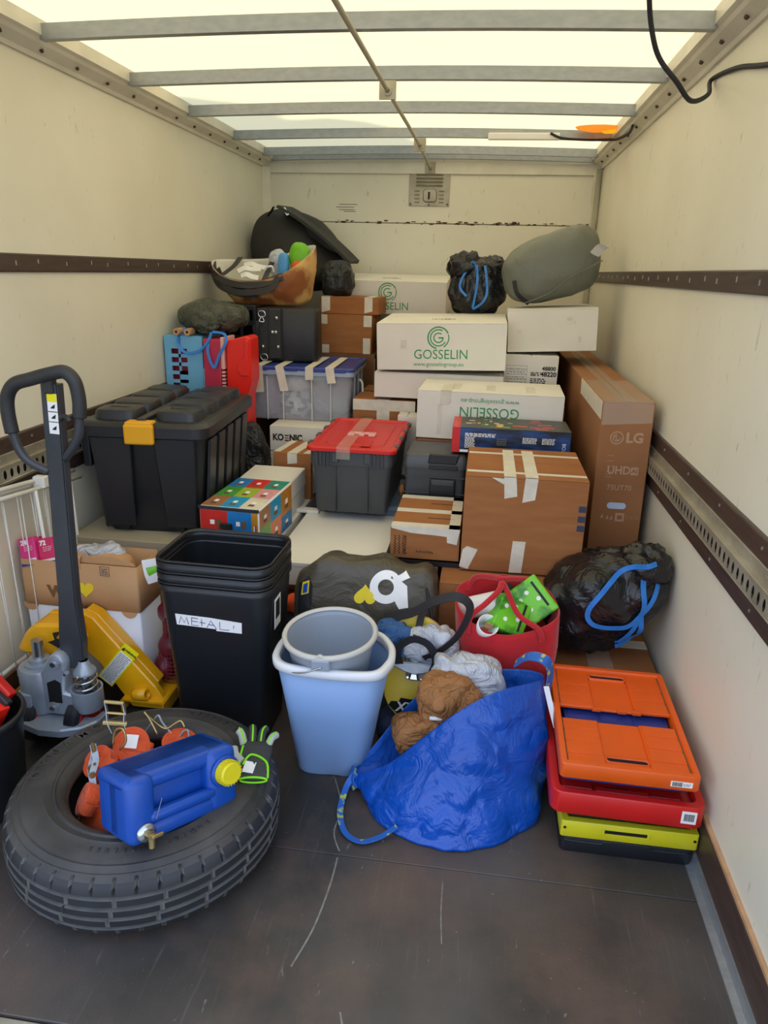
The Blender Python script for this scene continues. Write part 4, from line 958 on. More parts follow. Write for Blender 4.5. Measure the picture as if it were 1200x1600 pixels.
o = blob('blue_packet', mat('pale_blue_film', '#4f9ad8', .35), None, (.425, 3.87, 1.465), (.028, .022, .06), .7, .005, 12, 7, 24, 18); tag(o, 'blue and white packet in the middle of the printed shopper', 'packet')
o = blob('clear_pouch', 'film_white', None, (.375, 3.93, 1.475), (.04, .03, .065), .8, .010, 12, 9, 30, 20); tag(o, 'translucent grey pouch inside the printed shopper', 'pouch')
for k, (p0, p1) in enumerate((((.20, 3.80, 1.425), (.31, 3.84, 1.44)), ((.215, 3.86, 1.455), (.33, 3.88, 1.445)), ((.235, 3.745, 1.402), (.32, 3.76, 1.395)))):
    mb = MB(); a, b = V(p0), V(p1); mb.ribbon([a, a.lerp(b, .3)+V((0, 0, .012)), a.lerp(b, .6)+V((0, 0, .004)), b], .034, .010, (.2, -.7, 1)); o = mb.build('white_hanger', 'white', None, smooth=False)
    tag(o, ('front', 'middle', 'rear')[(0, 2, 1)[k] if False else (1, 2, 0)[k]]+'most white plastic strip lying in the printed shopper' if (1, 2, 0)[k] != 1 else 'middle white plastic strip lying in the printed shopper', 'plastic strip', 'white strips in the printed shopper')
o = MB().tube([(.345, 3.80, 1.425), (.355, 3.79, 1.45), (.385, 3.79, 1.455), (.39, 3.80, 1.43)], .006, 8).build('tape_ring', 'white', None, True); tag(o, 'small white ring in the middle of the printed shopper', 'ring')
o = MB().prism([(-.022, 0), (.02, .012), (.014, .03), (-.008, .045)], -.002, .002, 'y').build('paper_slip', 'paper', None, loc=(.335, 4.06, 1.50)); tag(o, 'white paper slip standing behind the printed shopper', 'paper')
t = thing('slatted_crate', 'black slatted plastic crate under the printed shopper', 'crate', (.20, 3.80, .869))
for z in (.0, .075, .15, .225, .30, .375): MB().box(-.145, .145, -.19, .19, z, z+.024, .002).build('slat_ring', 'black_bin', t)
for x in (-.14, -.07, .0, .07, .14): MB().box(x-.008, x+.008, -.193, .193, 0, .396, .002).build('post', 'black_bin', t)
# --- olive bundle on the basket
t = baglet('film_bundle', 'bundle of dark green film on the blue basket', 'bundle')
blob('body', 'film_olive', t, (.190, 3.43, 1.218), (.165, .13, .074), .7, .045, 5, 6, 110, 60, flat=1.1405, crease=True)
blob('gathered_end', 'film_olive', t, (.205, 3.295, 1.197), (.055, .03, .045), .9, .014, 22, 9, 48, 30)
for pts in ([(.10, 3.30, 1.175), (.085, 3.245, 1.11), (.125, 3.238, 1.065), (.19, 3.235, 1.075), (.235, 3.236, 1.12), (.245, 3.26, 1.16)], [(.245, 3.262, 1.16), (.235, 3.228, 1.08), (.262, 3.226, 1.005), (.29, 3.226, 1.06), (.325, 3.226, 1.12), (.31, 3.25, 1.155), (.25, 3.262, 1.162)]):
    MB().ribbon(pts, .013, .0025, (0, -1, 0)).build('drawstring', 'strap_blue', t)
for x, lb in ((.082, 'left'), (.135, 'right')):
    mb = MB(); mb.lathe([(.006, -.03), (.016, -.03), (.017, -.02), (.0165, .03)], 14, Matrix.Translation((x, 3.27, 1.158)) @ Matrix.Rotation(R(-90), 4, 'X'), False, True); o = mb.build('cardboard_tube', 'wood_pale', None, auto=40); tag(o, lb+' of two short pale tubes poking out under the film bundle', 'tube', 'pale tubes under the bundle')
# --- dark shopping bag with printed letter and heart
t = baglet('coated_shopping_bag', 'dark coated shopping bag with white letter and yellow heart')
rx = Matrix.Rotation(R(-13), 3, 'X')
bb = blob('body', 'bag_dark', t, (1.165, 2.165, .268), (.236, .080, .262), .27, .012, 6, 14, 110, 70, rot=rx, flat=.002, shape=lambda p, d: V((p.x, p.y*(1+.25*max(0, d.z)*max(0, .4-d.x)), p.z - .028*max(0, d.z)*abs(d.x)**2 + (.012*math.sin(d.x*9)*max(0, d.z)))))
project(ring_shape('letter_bowl', 'paper', t, 1.235, .468, .026, .053, 2.1), bb, (0, 1, 0), .002)
project(flat_shape('letter_tick', 'paper', t, [(1.262, .500), (1.280, .485), (1.312, .500), (1.296, .516)], 2.1), bb, (0, 1, 0), .003)
project(flat_shape('letter_stem', 'paper', t, [(1.262, .432), (1.282, .490), (1.304, .474), (1.312, .408), (1.282, .402)], 2.1), bb, (0, 1, 0), .0034)
project(flat_shape('heart_print', 'heart_yellow', t, heart(1.168, .438, .036, -1), 2.1), bb, (0, 1, 0), .002)
M['dark_side'] = mat('dark_gusset', '#1f1f24', .5)
project(flat_shape('gusset', 'dark_side', t, [(.945, .30), (.985, .28), (.995, .46), (.98, .49), (.945, .46)], 2.0), bb, (0, 1, 0), .0012)
project(flat_shape('tag_border', 'heart_yellow', t, [(.955, .425), (.981, .435), (.983, .478), (.959, .468)], 2.0), bb, (0, 1, 0), .002); project(flat_shape('tag_print', 'blue_plastic', t, [(.961, .432), (.976, .438), (.978, .470), (.963, .462)], 2.0), bb, (0, 1, 0), .003)
MB().tube([(1.352, 2.17, .505), (1.385, 2.10, .42), (1.408, 2.065, .30), (1.415, 2.04, .15)], .006, 6).build('end_piping', 'bag_black', t, True)
MB().ribbon([(1.24, 2.07, .385), (1.33, 2.02, .435), (1.40, 1.99, .495), (1.47, 1.975, .525), (1.512, 1.975, .49), (1.48, 1.965, .40), (1.425, 1.955, .345), (1.38, 1.95, .32)], .030, .003, (0, -.7, .7)).build('handle', 'bag_black', t)
MB().ribbon([(1.305, 1.955, .29), (1.30, 1.94, .35), (1.345, 1.935, .39), (1.395, 1.935, .375), (1.42, 1.94, .32), (1.41, 1.945, .275)], .026, .003, (0, -1, .2)).build('handle', 'bag_black', t)
MB().ribbon([(1.365, 2.06, .44), (1.358, 2.0, .40), (1.352, 1.95, .375)], .022, .003, (0, -1, 0)).build('strap', 'bag_black', t)
o = blob('blue_cloth', 'fabric_blue', None, (1.275, 2.005, .345), (.075, .055, .065), .8, .045, 12, 15, 64, 44, crease=True); tag(o, 'blue cloth spilling out beside the dark shopping bag', 'cloth')
o = blob('clear_film', 'film_white', None, (1.395, 2.01, .315), (.085, .05, .095), .65, .055, 6.5, 17, 72, 50, crease=True); tag(o, 'milky plastic film bunched above the skateboard', 'plastic film')
o = blob('orange_cloth', mat('orange_cloth', '#e8551b', .75), None, (.905, 2.215, .335), (.040, .035, .028), .8, .008, 14, 18, 30, 20); tag(o, 'small orange cloth lump beside the stacked black bins', 'cloth')
o = blob('dark_bundle', 'bag_black', None, (.915, 2.21, .155), (.055, .045, .155), .7, .01, 9, 19, 30, 24, flat=.002); tag(o, 'dark bundle under the small orange cloth', 'bundle')
# --- red felt bag
t = baglet('felt_bag', 'red felt tote bag standing before the brown cartons')
rim = [(1.462, 2.10, .475), (1.50, 2.02, .435), (1.60, 1.985, .405), (1.70, 1.985, .425), (1.775, 2.01, .462), (1.785, 2.10, .468), (1.74, 2.165, .500), (1.62, 2.185, .520), (1.50, 2.165, .500)]
bot = [(1.535, 2.09, .003), (1.54, 2.02, .003), (1.62, 2.01, .003), (1.70, 2.01, .003), (1.755, 2.02, .003), (1.765, 2.09, .003), (1.74, 2.14, .003), (1.64, 2.15, .003), (1.55, 2.14, .003)]
sack('body', 'felt_red', t, rim, bot, 88, 16, .008, .006, 5, 21, .004)
MB().tube([(1.508, 2.0, .395), (1.515, 2.01, .445), (1.555, 2.02, .485), (1.595, 2.03, .53), (1.605, 2.05, .548), (1.625, 2.04, .52), (1.66, 2.01, .465), (1.72, 1.985, .435), (1.735, 1.98, .40)], .009, 8).build('handle', 'felt_red', t, True)
MB().tube([(1.50, 2.165, .47), (1.525, 2.15, .52), (1.58, 2.10, .545), (1.605, 2.075, .552), (1.64, 2.10, .545), (1.70, 2.15, .52), (1.72, 2.165, .47)], .009, 8).build('handle', 'felt_red', t, True)
o = MB().lathe([(.0, -.07), (.034, -.07), (.036, -.06), (.036, .06), (.034, .07), (.012, .07), (.012, .05), (0, .05)], 24, Matrix.Translation((1.545, 2.105, .44)) @ Matrix.Rotation(R(62), 4, 'Y') @ Matrix.Rotation(R(20), 4, 'X')).build('paper_roll', 'paper', None, auto=40); tag(o, 'white paper roll at the left inside the red felt bag', 'roll')
t = thing('white_cup', 'crumpled white cup with a wooden stick in the red felt bag', 'cup', (1.555, 2.03, .39), (R(40), R(20), 0)); MB().lathe([(.012, 0), (.026, 0), (.034, .06), (.031, .06), (.023, .006)], 20).build('cup', 'paper', t, True); MB().box(-.01, .012, -.005, -.001, .01, .078, .001).build('stick', 'wood_pale', t)
M['packet_green'] = mat('green_packet', '#72c928', .4, var=1, c2='#3f8a1e', vs=16, sharp=(.40, .5))
for k, (c, r, e, lb) in enumerate((((1.632, 2.055, .435), (.055, .03, .055), (R(-35), R(28), R(10)), 'green and grey packet at the front of the red felt bag'), ((1.705, 2.10, .475), (.055, .02, .065), (R(-30), R(-38), R(15)), 'lime green packet with white flowers in the red felt bag'))):
    t = thing('packet', lb, 'packet', c, e, 'packets in the red felt bag'); MB().box(-r[0], r[0], -r[1], r[1], -r[2], r[2], .006, 2).build('box', 'packet_green', t)
    for a, b in ((-.03, .02), (.0, .03), (.02, -.005), (-.02, -.02)): MB().lathe([(.0, .0006), (.007, .0006), (.007, 0)], 10, Matrix.Translation((a, -r[1], b)) @ Matrix.Rotation(R(90), 4, 'X')).build('printed_flower', 'paper', t)
    MB().box(.028, .036, -r[1]-.0008, -r[1], -.04, .05).build('print_stripe', 'bag_black', t)
o = blob('dark_gadget', 'bag_black', None, (1.622, 2.125, .485), (.022, .015, .03), .6, .002, 9, 3, 20, 14); tag(o, 'small black gadget behind the packets in the red bag', 'gadget')
# --- blue woven bag
t = baglet('woven_bag', 'big open blue woven carrier bag lying on the floor')
rim = [(1.200, 1.735, .035), (1.30, 1.705, .105), (1.40, 1.690, .215), (1.50, 1.690, .318), (1.60, 1.735, .362), (1.700, 1.80, .362), (1.738, 1.86, .350), (1.705, 1.93, .325), (1.62, 1.955, .305), (1.50, 1.95, .275), (1.41, 1.925, .245), (1.335, 1.88, .185), (1.265, 1.82, .105), (1.215, 1.77, .052)]
bot = [(1.245, 1.70, .003), (1.275, 1.615, .003), (1.345, 1.555, .003), (1.43, 1.522, .003), (1.53, 1.518, .003), (1.63, 1.565, .003), (1.715, 1.64, .003), (1.75, 1.72, .003), (1.75, 1.82, .003), (1.65, 1.88, .003), (1.53, 1.90, .003), (1.43, 1.87, .003), (1.33, 1.81, .003), (1.27, 1.76, .003)]
o = sack('body', ['woven_blue', 'woven_blue_in'], t, rim, bot, 200, 54, .020, .042, 6.2, 23, .003, 1.0, crease=True)
q = o.modifiers[0]; q.material_offset = 1
MB().ribbon([(1.212, 1.725, .050), (1.190, 1.70, .02), (1.188, 1.61, .008), (1.215, 1.535, .008), (1.262, 1.505, .010), (1.31, 1.525, .012), (1.355, 1.553, .03)], .017, .003, (.3, -.5, 1)).build('strap', 'strap_yb', t)
MB().ribbon([(1.205, 1.735, .06), (1.200, 1.715, .03), (1.215, 1.70, .012)], .030, .003, (-1, -.6, .2)).build('strap', 'strap_yb', t)
MB().ribbon([(1.655, 1.90, .36), (1.69, 1.87, .405), (1.735, 1.845, .41), (1.752, 1.85, .37), (1.748, 1.84, .31)], .032, .003, (0, -.4, 1)).build('strap', 'strap_yb', t)
MB().ribbon([(1.74, 1.815, .345), (1.757, 1.80, .29), (1.775, 1.775, .24)], .016, .0015, (-.4, -1, 0)).build('care_label', 'paper', t); MB().ribbon([(1.752, 1.82, .30), (1.768, 1.80, .285), (1.78, 1.79, .282)], .014, .0015, (0, -.3, 1)).build('care_label', 'paper', t)
o = blob('crumpled_paper', 'kraft_dark', None, (1.470, 1.830, .235), (.100, .078, .118), .65, .07, 5.5, 27, 80, 56, crease=True); tag(o, 'crumpled brown paper stuffed into the blue woven bag', 'paper')
o = blob('brown_wrap', 'kraft_dark', None, (1.395, 1.79, .160), (.095, .060, .068), .65, .06, 6, 28, 64, 44, crease=True); tag(o, 'brown wrapping at the low lip of the blue woven bag', 'wrapping')
o = blob('clear_film', 'film_white', None, (1.515, 1.885, .295), (.120, .055, .085), .65, .06, 6, 29, 72, 50, crease=True); tag(o, 'milky plastic film on the paper in the blue bag', 'plastic film')
o = MB().cyl((1.418, 1.765, .235), (1.455, 1.762, .238), .006, n=8).build('white_stick', 'paper', None, True); tag(o, 'tiny white roll lying on the brown paper', 'roll')
# --- paper bag on the forks
t = thing('paper_bag', 'kraft and white paper carrier bag behind the pallet jack', 'bag', (.232, 2.085, .0955))
mb = MB(); rloft(mb, .400, .155, .006, [(.0, 0), (-.002, .27)], True, False, 3); solidify(mb.build('white_lower_part', 'paper_white', t, auto=50), .0012)
mb = MB(); rloft(mb, .402, .157, .006, [(-.0026, .262), (-.004, .33), (-.003, .425)], False, False, 3); solidify(mb.build('kraft_upper_part', 'kraft', t, auto=50), .0012)
for x in (-.185, .165):
    MB().prism([(x+.028*math.cos(R(a)), .267+.028*math.sin(R(a))) for a in range(180, 361, 15)], -.0805, -.079, 'y').build('kraft_cutout', 'kraft', t)
text(t, 'W', .055, (-.085, -.0838, .315), FRONT, M['card_dark'], bold=.003); [MB().box(a, a+b, -.0845, -.0832, .268, .268+c).build('letter_top', 'card_dark', t) for a, b, c in ((-.005, .007, .010), (.012, .006, .007), (.026, .012, .006), (.056, .008, .009))]
MB().prism(heart(.02, .335, .030), -.0848, -.0832, 'y').build('heart_print', 'heart_yellow', t)
mb = MB()
for a, b, c, d in ((.078, .110, .388, .389), (.078, .110, .420, .421), (.078, .079, .388, .421), (.109, .110, .388, .421)): mb.box(a, b, -.0842, -.0832, c, d)
mb.build('stamp_frame', 'blue_ink', t); lines(t, .084, .104, (.394, .400, .406, .412), -.0832, 'blue_ink', .002, 3, .01)
MB().ribbon([(.0, -.083, .405), (.0, -.081, .44), (.002, -.06, .455)], .022, .001, (0, -1, 0)).build('handle', 'kraft', t)
MB().prism([(-.05, .425), (.195, .425), (.19, .435), (.12, .452), (.06, .446), (.0, .458), (-.04, .44)], -.072, -.070, 'y').build('folded_lip', 'kraft', t)
o = blob('grey_wrapper', 'film_white', None, (.262, 2.09, .512), (.10, .05, .045), .7, .035, 12, 31, 64, 44, crease=True); tag(o, 'grey-white plastic wrapper on top of the paper bag', 'wrapper')
o = blob('crumpled_paper', 'kraft', None, (.30, 2.075, .485), (.08, .05, .045), .7, .014, 12, 32, 40, 26); tag(o, 'crumpled kraft paper in the paper bag beside the wrapper', 'paper')
M['pink_box2'] = mat('rose_card', '#d12f62', .5)
for k, (x, m_, lb) in enumerate(((.052, 'pink_box', 'left of two pink cartons standing in the paper bag'), (.112, 'pink_box2', 'right of two pink cartons standing in the paper bag'))):
    t = thing('pink_carton', lb, 'box', (x, 2.045+k*.012, .530), (R(-18), R(-14), R(4)), 'pink cartons in the paper bag')
    MB().box(-.028, .028, -.03, .03, -.045, .048, .002).build('box', m_, t); MB().box(-.0275, .0275, -.0312, -.0302, -.045, -.030).build('blue_band', 'navy', t); MB().box(-.0275, .0275, -.0313, -.0302, -.030, -.022).build('white_band', 'paper', t)
    text(t, '24' if not k else '72', .022, (-.008, -.0306, .032), FRONT, 'paper', bold=.001); lines(t, -.01, .022, (.018, .012, .006), -.0302, 'paper', .0015, 3+k, .01)
# --- net of onions
t = baglet('onion_net', 'red net of onions standing beside the stacked black bins', 'net bag')
mb = MB(); rg = []
for j in range(27):
    u = j/26; z = .097+.36*u; r_ = .056*(1-.75*max(0, u-.55)/.45)*(.75+.25*math.sin(u*7+.5)); rg.append([(.515+r_*math.cos(a*.2244)*1.0, 2.075+r_*math.sin(a*.2244)*1.3, z) for a in range(28)])
mb.rings(rg, True, False); o = mb.build('net', 'net', t); w = o.modifiers.new('mesh', 'WIREFRAME'); w.thickness = .0022; w.use_replace = True
blob('net_neck', 'net', t, (.500, 2.075, .475), (.022, .022, .035), .9, .008, 30, 3, 24, 16)
MB().ribbon([(.478, 2.05, .455), (.470, 2.045, .49), (.462, 2.05, .535)], .055, .001, (.3, -1, .2)).build('paper_label', 'paper', t); MB().ribbon([(.476, 2.0488, .475), (.470, 2.044, .495), (.466, 2.046, .51)], .034, .0012, (.3, -1, .2)).build('label_picture', 'packet_green', t)
for k, (x, y, z, r_, lb) in enumerate(((.495, 2.045, .145, .046, 'bottom left'), (.535, 2.075, .150, .042, 'bottom right'), (.512, 2.055, .220, .046, 'second from the bottom'), (.518, 2.09, .29, .044, 'middle'), (.508, 2.06, .345, .038, 'shiny upper'), (.512, 2.08, .405, .030, 'topmost'))):
    t2 = thing('red_onion', lb+' red onion inside the red net', 'onion', (x, y, z), (R(20*k), R(35*k), 0), 'onions in the net')
    MB().lathe([(0, -r_), (r_*.5, -r_*.85), (r_*.95, -r_*.3), (r_, .1*r_), (r_*.8, r_*.6), (r_*.35, r_*.95), (r_*.12, r_*1.2), (0, r_*1.3)], 20).build('bulb', 'onion', t2, True)

# ================================================================== THINGS AT THE FRONT
# --- three nested black bins
BG = 'stacked black waste bins'
for k, lb in enumerate(('lowest of the stacked black bins, with METAL note', 'middle one of the three stacked black bins', 'topmost of the three stacked black bins, empty and open')):
    t = thing('waste_bin', lb, 'bin', (.748, 1.985, .001+k*.036), (0, 0, R(-1)), BG)
    mb = MB(); rloft(mb, .355, .285, .055, [(.040, .0), (.036, .006), (.012, .40), (.004, .50), (.004, .523), (-.003, .526), (-.003, .545)], True, False, 7)
    solidify(mb.build('body', 'black_bin', t, auto=40), .0018, -1 if 0 else 1)
    mb = MB(); rloft(mb, .361, .291, .055, [(.004, .545), (-.001, .549), (.001, .553), (.006, .553), (.0085, .545)], False, False, 7); mb.build('rim', 'black_bin', t, True)
    if k == 0:
        NT = Matrix.Translation((0, -.1372, .428)) @ Matrix.Rotation(R(4.6), 4, 'X') @ Matrix.Translation((0, 0, -.428))
        MB().prism([(-.115, .452), (-.113, .415), (.012, .411), (.012, .405), (.092, .404), (.094, .441), (-.01, .449)], -.0012, 0, 'y', mx=NT).build('paper_note', 'paper', t)
        M['pen'] = mat('pen_ink', '#3a3f78', .7)
        mb = MB(); Y_ = -.0016
        def st(*p): mb.tube([(a-.115, Y_, b+.40) for a, b in p], .0011, 5, 0)
        st((.010, .020), (.018, .044), (.027, .024), (.036, .044), (.040, .018)); st((.052, .044), (.050, .018), (.072, .018)); st((.052, .044), (.072, .042)); st((.051, .032), (.070, .031))
        st((.082, .018), (.083, .042)); st((.076, .030), (.094, .029)); st((.098, .014), (.112, .040), (.128, .012)); st((.103, .025), (.122, .024)); st((.140, .038), (.139, .012), (.168, .012)); st((.184, .030), (.182, .020))
        bmesh.ops.transform(mb.bm, matrix=NT, verts=mb.bm.verts); mb.build('handwriting', 'pen', t)
        st_ = MB().box(.1745, .1757, -.075, -.015, .40, .50).build('sticker', 'paper', t, rot=(0, R(1.6), 0), loc=(-.0115, 0, 0)); MB().box(.1757, .1763, -.065, -.025, .43, .49).build('sticker_print', 'ink', st_)
# --- grey-blue waste bin
def poly_bin(rimp, botp, h, prof, n=72):
    rp = resample(crom([(a, b, 0) for a, b in rimp], 6, True), n); bp = resample(crom([(a, b, 0) for a, b in botp], 6, True), n)
    c = sum(rp, V())/n; rg = []
    for u, z, grow in prof:
        ring = []
        for a, b in zip(rp, bp):
            p = b.lerp(a, u); o_ = (p-c); o_.z = 0; p = p+o_.normalized()*grow; ring.append((p.x, p.y, z))
        rg.append(ring)
    return rg
RP = [(.978, 1.755), (.990, 1.705), (1.032, 1.676), (1.15, 1.668), (1.262, 1.679), (1.294, 1.735), (1.298, 1.79), (1.282, 1.85), (1.235, 1.908), (1.13, 1.930), (1.035, 1.912), (.985, 1.84)]
BP = [(1.022, 1.805), (1.028, 1.775), (1.050, 1.760), (1.125, 1.757), (1.195, 1.764), (1.226, 1.80), (1.230, 1.845), (1.216, 1.885), (1.18, 1.905), (1.12, 1.912), (1.06, 1.905), (1.028, 1.865)]
t = thing('waste_basket', 'grey-blue waste basket with pale rim holding a bucket', 'bin', (0, 0, 0))
mb = MB(); mb.rings(poly_bin(RP, BP, .42, [(.0, .002, -.008), (0, .010, 0), (.5, .22, 0), (.97, .40, 0)]), True, False); o = solidify(mb.build('body', 'grey_bin', t, auto=50), .002, 1)
mb = MB(); mb.rings(poly_bin(RP, BP, .42, [(1, .394, .004), (1, .398, .012), (1, .416, .013), (1, .421, .006), (1, .421, -.006), (1, .414, -.008), (1, .395, -.006)]), False, False); mb.build('rim', 'bin_rim', t, True)
# --- grey bucket inside
t = thing('bucket', 'grey round bucket with wire handle inside the waste basket', 'bucket', (1.130, 1.802, .24), (R(4.5), R(-2), 0))
mb = MB(); mb.lathe([(.0, 0), (.082, 0), (.087, .004), (.122, .215), (.127, .233)], 48); solidify(mb.build('body', 'bucket', t, auto=50), .002, 1)
mb = MB(); mb.lathe([(.125, .222), (.135, .224), (.137, .232), (.133, .239), (.126, .239), (.122, .233)], 48); mb.build('rim', 'bucket_rim', t, True)
for s_ in (1, -1): MB().box(-.026, .026, s_*.1335-.005, s_*.1335+.005, .196, .230, .004).build('handle_ear', 'bucket', t)
MB().prism([(-.02, .234), (.02, .234), (.0, .246)], -.136, -.126, 'y', .002).build('spout', 'bucket_rim', t)
MB().tube([(.004, -.142, .212), (-.05, -.138, .188), (-.105, -.105, .172), (-.142, -.03, .165), (-.135, .04, .175), (-.10, .105, .19), (-.03, .138, .205), (.0, .142, .212)], .0022, 6).build('wire_handle', 'chrome', t, True)
# --- skateboard leaning behind
t = thing('skateboard', 'yellow skateboard leaning nose down behind the waste basket', 'skateboard', (1.352, 1.942, .094), (R(-17), 0, R(-2)))
M['deck_yellow'] = mat('yellow_deck_print', '#e3c117', .35, var=.1, vs=20)
def deck(w, L, n=10):
    o = []
    for i in range(n+1): a = math.pi+math.pi*i/n; o.append((w/2*math.cos(a), w*.52+w*.52*math.sin(a)))
    for i in range(n+1): a = math.pi*i/n; o.append((w/2*math.cos(a), L-w*.52+w*.52*math.sin(a)))
    return o
MB().prism(deck(.196, .34), 0, .010, 'y', .002).build('deck', 'wood_pale', t); MB().prism(deck(.190, .336), -.001, .0, 'y').build('graphic', 'deck_yellow', t, loc=(0, 0, .002))
gp = [(-.078, .045), (-.070, .058), (-.045, .060), (-.040, .072), (-.01, .070), (.02, .076), (.05, .070), (.07, .073), (.080, .052), (.068, .03), (.04, .012), (0, .005), (-.04, .012)]
MB().prism(gp, -.002, -.001, 'y').build('torn_band', M['void'], t); text(t, 'XXTRE', .042, (.012, -.0022, .042), FRONT, 'paper', bold=.0012, shear=.15)
tk = MB().box(-.028, .028, -.010, -.001, .135, .190, .002).build('truck_base', 'jack_dark', t)
mb = MB().prism([(-.016, .14), (.016, .14), (.008, .175), (-.008, .175)], -.038, -.010, 'y', .004); mb.build('kingpin', 'chrome', tk)
mb = MB().prism([(-.088, .198), (.088, .198), (.082, .186), (.03, .166), (.0, .160), (-.03, .166), (-.082, .186)], -.046, -.026, 'y', .004); mb.build('hanger', 'cast', tk)
for x, z in ((-.022, .142), (.022, .142), (-.022, .183), (.022, .183)): MB().cyl((x, -.0125, z), (x, -.010, z), .004, n=8).build('bolt', 'chrome', tk)
for s_ in (-1, 1): MB().lathe([(.006, -.016), (.022, -.016), (.025, -.010), (.025, .010), (.022, .016), (.006, .016)], 20, Matrix.Translation((s_*.105, -.036, .196)) @ Matrix.Rotation(R(90), 4, 'Y')).build('wheel', 'bin_rim', t, auto=40)
o = blob('dark_blue_sack', wrinkled('navy_cloth', '#27345a', .7, 8, .6), None, (1.345, 1.985, .045), (.105, .075, .050), .7, .008, 8, 41, 44, 26, flat=.002); tag(o, 'dark blue cloth bundle on the floor under the skateboard', 'bundle')
# --- tyre
t = thing('tyre', 'large black tyre lying flat on the truck floor', 'tyre', (.71, 1.44, .0), (0, 0, 0))
prof = [(.190, .045), (.185, .022), (.200, .008), (.250, .001), (.295, .010), (.318, .028)]
lug = {}
tread = [(.326, .034, 1), (.334, .046, 1), (.3375, .058, 0), (.3375, .0605, 9), (.3375, .066, 9), (.3385, .0685, 0), (.3395, .085, 2), (.34, .0885, 9), (.34, .0945, 9), (.3405, .097, 0), (.3405, .113, 2), (.34, .1155, 9), (.34, .1215, 9), (.3395, .124, 0), (.3385, .141, 2), (.3375, .144, 9), (.3375, .1495, 9), (.3375, .152, 0), (.334, .165, 1), (.326, .177, 1)]
for r_, z, k in tread: lug[len(prof)] = k; prof.append((r_-.008 if k == 9 else r_, z))
prof += [(.316, .184), (.313, .189), (.310, .1885), (.302, .1955), (.2995, .1995), (.2965, .1995), (.294, .1985), (.285, .203), (.262, .2065), (.244, .2075), (.240, .2095), (.236, .2075), (.224, .2045), (.220, .2085), (.215, .2075), (.212, .2035), (.206, .201), (.197, .196), (.191, .188), (.187, .176), (.190, .165), (.215, .160), (.250, .155), (.300, .145), (.322, .105), (.300, .068), (.250, .055), (.215, .050)]
N = 432; rg = []
for j, (r_, z) in enumerate(prof + [prof[0]]):
    k = lug.get(j, -1); ring = []
    for i in range(N):
        q = r_
        if k == 1 and i % 10 == 0: q -= .010
        if k == 2 and (i+j*5) % 22 == 0: q -= .007
        a = 2*math.pi*i/N; ring.append((q*math.cos(a), q*math.sin(a), z))
    rg.append(ring)
mb = MB(); mb.rings(rg); bmesh.ops.recalc_face_normals(mb.bm, faces=mb.bm.faces)
for f in mb.bm.faces:
    c_ = f.calc_center_median(); rr = math.hypot(c_.x, c_.y)
    if .03 < c_.z < .18 and rr > .31 and min(math.hypot(v.co.x, v.co.y) for v in f.verts) < (.3335 if .05 < c_.z < .155 else .3215): f.material_index = 1
    elif .036 < c_.z < .174 and rr > .327: f.material_index = 2
mb.build('carcass', ['rubber', 'rubber_dust', 'rubber_tread'], t, auto=28)
def arc_text(parent, s_, rad, a_mid, step, size, z, m, name='raised_lettering', bold=0):
    mb = MB()
    for i, ch in enumerate(s_):
        if ch == ' ': continue
        o = text(None, ch, size, (0, 0, 0), (0, 0, 0), m, ext=.0022, bold=bold)
        a = R(a_mid - step*(i-(len(s_)-1)/2)); me = o.data
        me.transform(Matrix.Translation((rad*math.cos(a), rad*math.sin(a), z)) @ Matrix.Rotation(a-math.pi/2, 4, 'Z')); mb.bm.from_mesh(me); bpy.data.objects.remove(o); bpy.data.meshes.remove(me)
    return tag(mb.build(name, m, parent), kind='stuff')
arc_text(t, 'DYNAMO', .270, 168, 9.5, .045, .2055, 'rubber', bold=.001); arc_text(t, '215/65 R16C', .268, 62, 5, .026, .2065, 'rubber')
arc_text(t, 'RADIAL TUBELESS', .262, -62, 4.2, .018, .2075, 'rubber')
# --- ratchet straps inside the tyre
def ratchet(label, c, rot, coil_r=.043, coil_w=.030, handle=True, hook=None, tail=True):
    t = thing('ratchet_strap', label, 'strap', c, rot, 'orange ratchet straps in the tyre')
    mb = MB(); pr = [(.0, -coil_w/2)]; k = 0; r_ = .008
    while r_ < coil_r: pr += [(r_, -coil_w/2+.001*(k % 2)), (r_+.0035, -coil_w/2+.001*(k % 2))]; r_ += .004; k += 1
    pr += [(coil_r, -coil_w/2+.002), (coil_r, coil_w/2-.002)]; pr2 = [(a, -b) for a, b in pr[:-2]][::-1]
    mb.lathe(pr + pr2, 32); mb.build('coil', 'web_orange', t, auto=50)
    if tail: MB().ribbon([(-.01, 0, coil_w/2+.002), (coil_r+.003, -.005, coil_w/2-.002), (coil_r+.004, -.006, -coil_w/2+.002), (.0, -.012, -coil_w/2-.003)], .028, .002, (.3, 0, 1), 6).build('strap_band', 'web_orange', t)
    if handle:
        fr = MB(); 
        for s_ in (-1, 1): fr.ribbon([(s_*.022-.035, .030, .0), (s_*.022-.050, .052, .012), (s_*.024-.058, .085, .018), (s_*.024-.066, .105, .030)], .016, .0025, (1, 0, 0), 4)
        fo = fr.build('ratchet_frame', 'galv', t); MB().cyl((-.092, .104, .030), (-.040, .104, .030), .0055, n=10).build('grip_bar', 'brass', fo); MB().cyl((-.085, .052, .012), (-.022, .052, .012), .008, n=10).build('spool', 'brass', fo)
        MB().cyl((-.083, .078, .018), (-.030, .078, .018), .004, n=8).build('pawl_bar', 'brass', fo)
    if hook: MB().tube(hook, .0032, 7, 5).build('hook', 'brass', t, True)
    return t
ratchet('orange ratchet strap coil with white tag and raised handle', (.622, 1.540, .205), (R(40), R(8), R(14)), .046, .030, True)
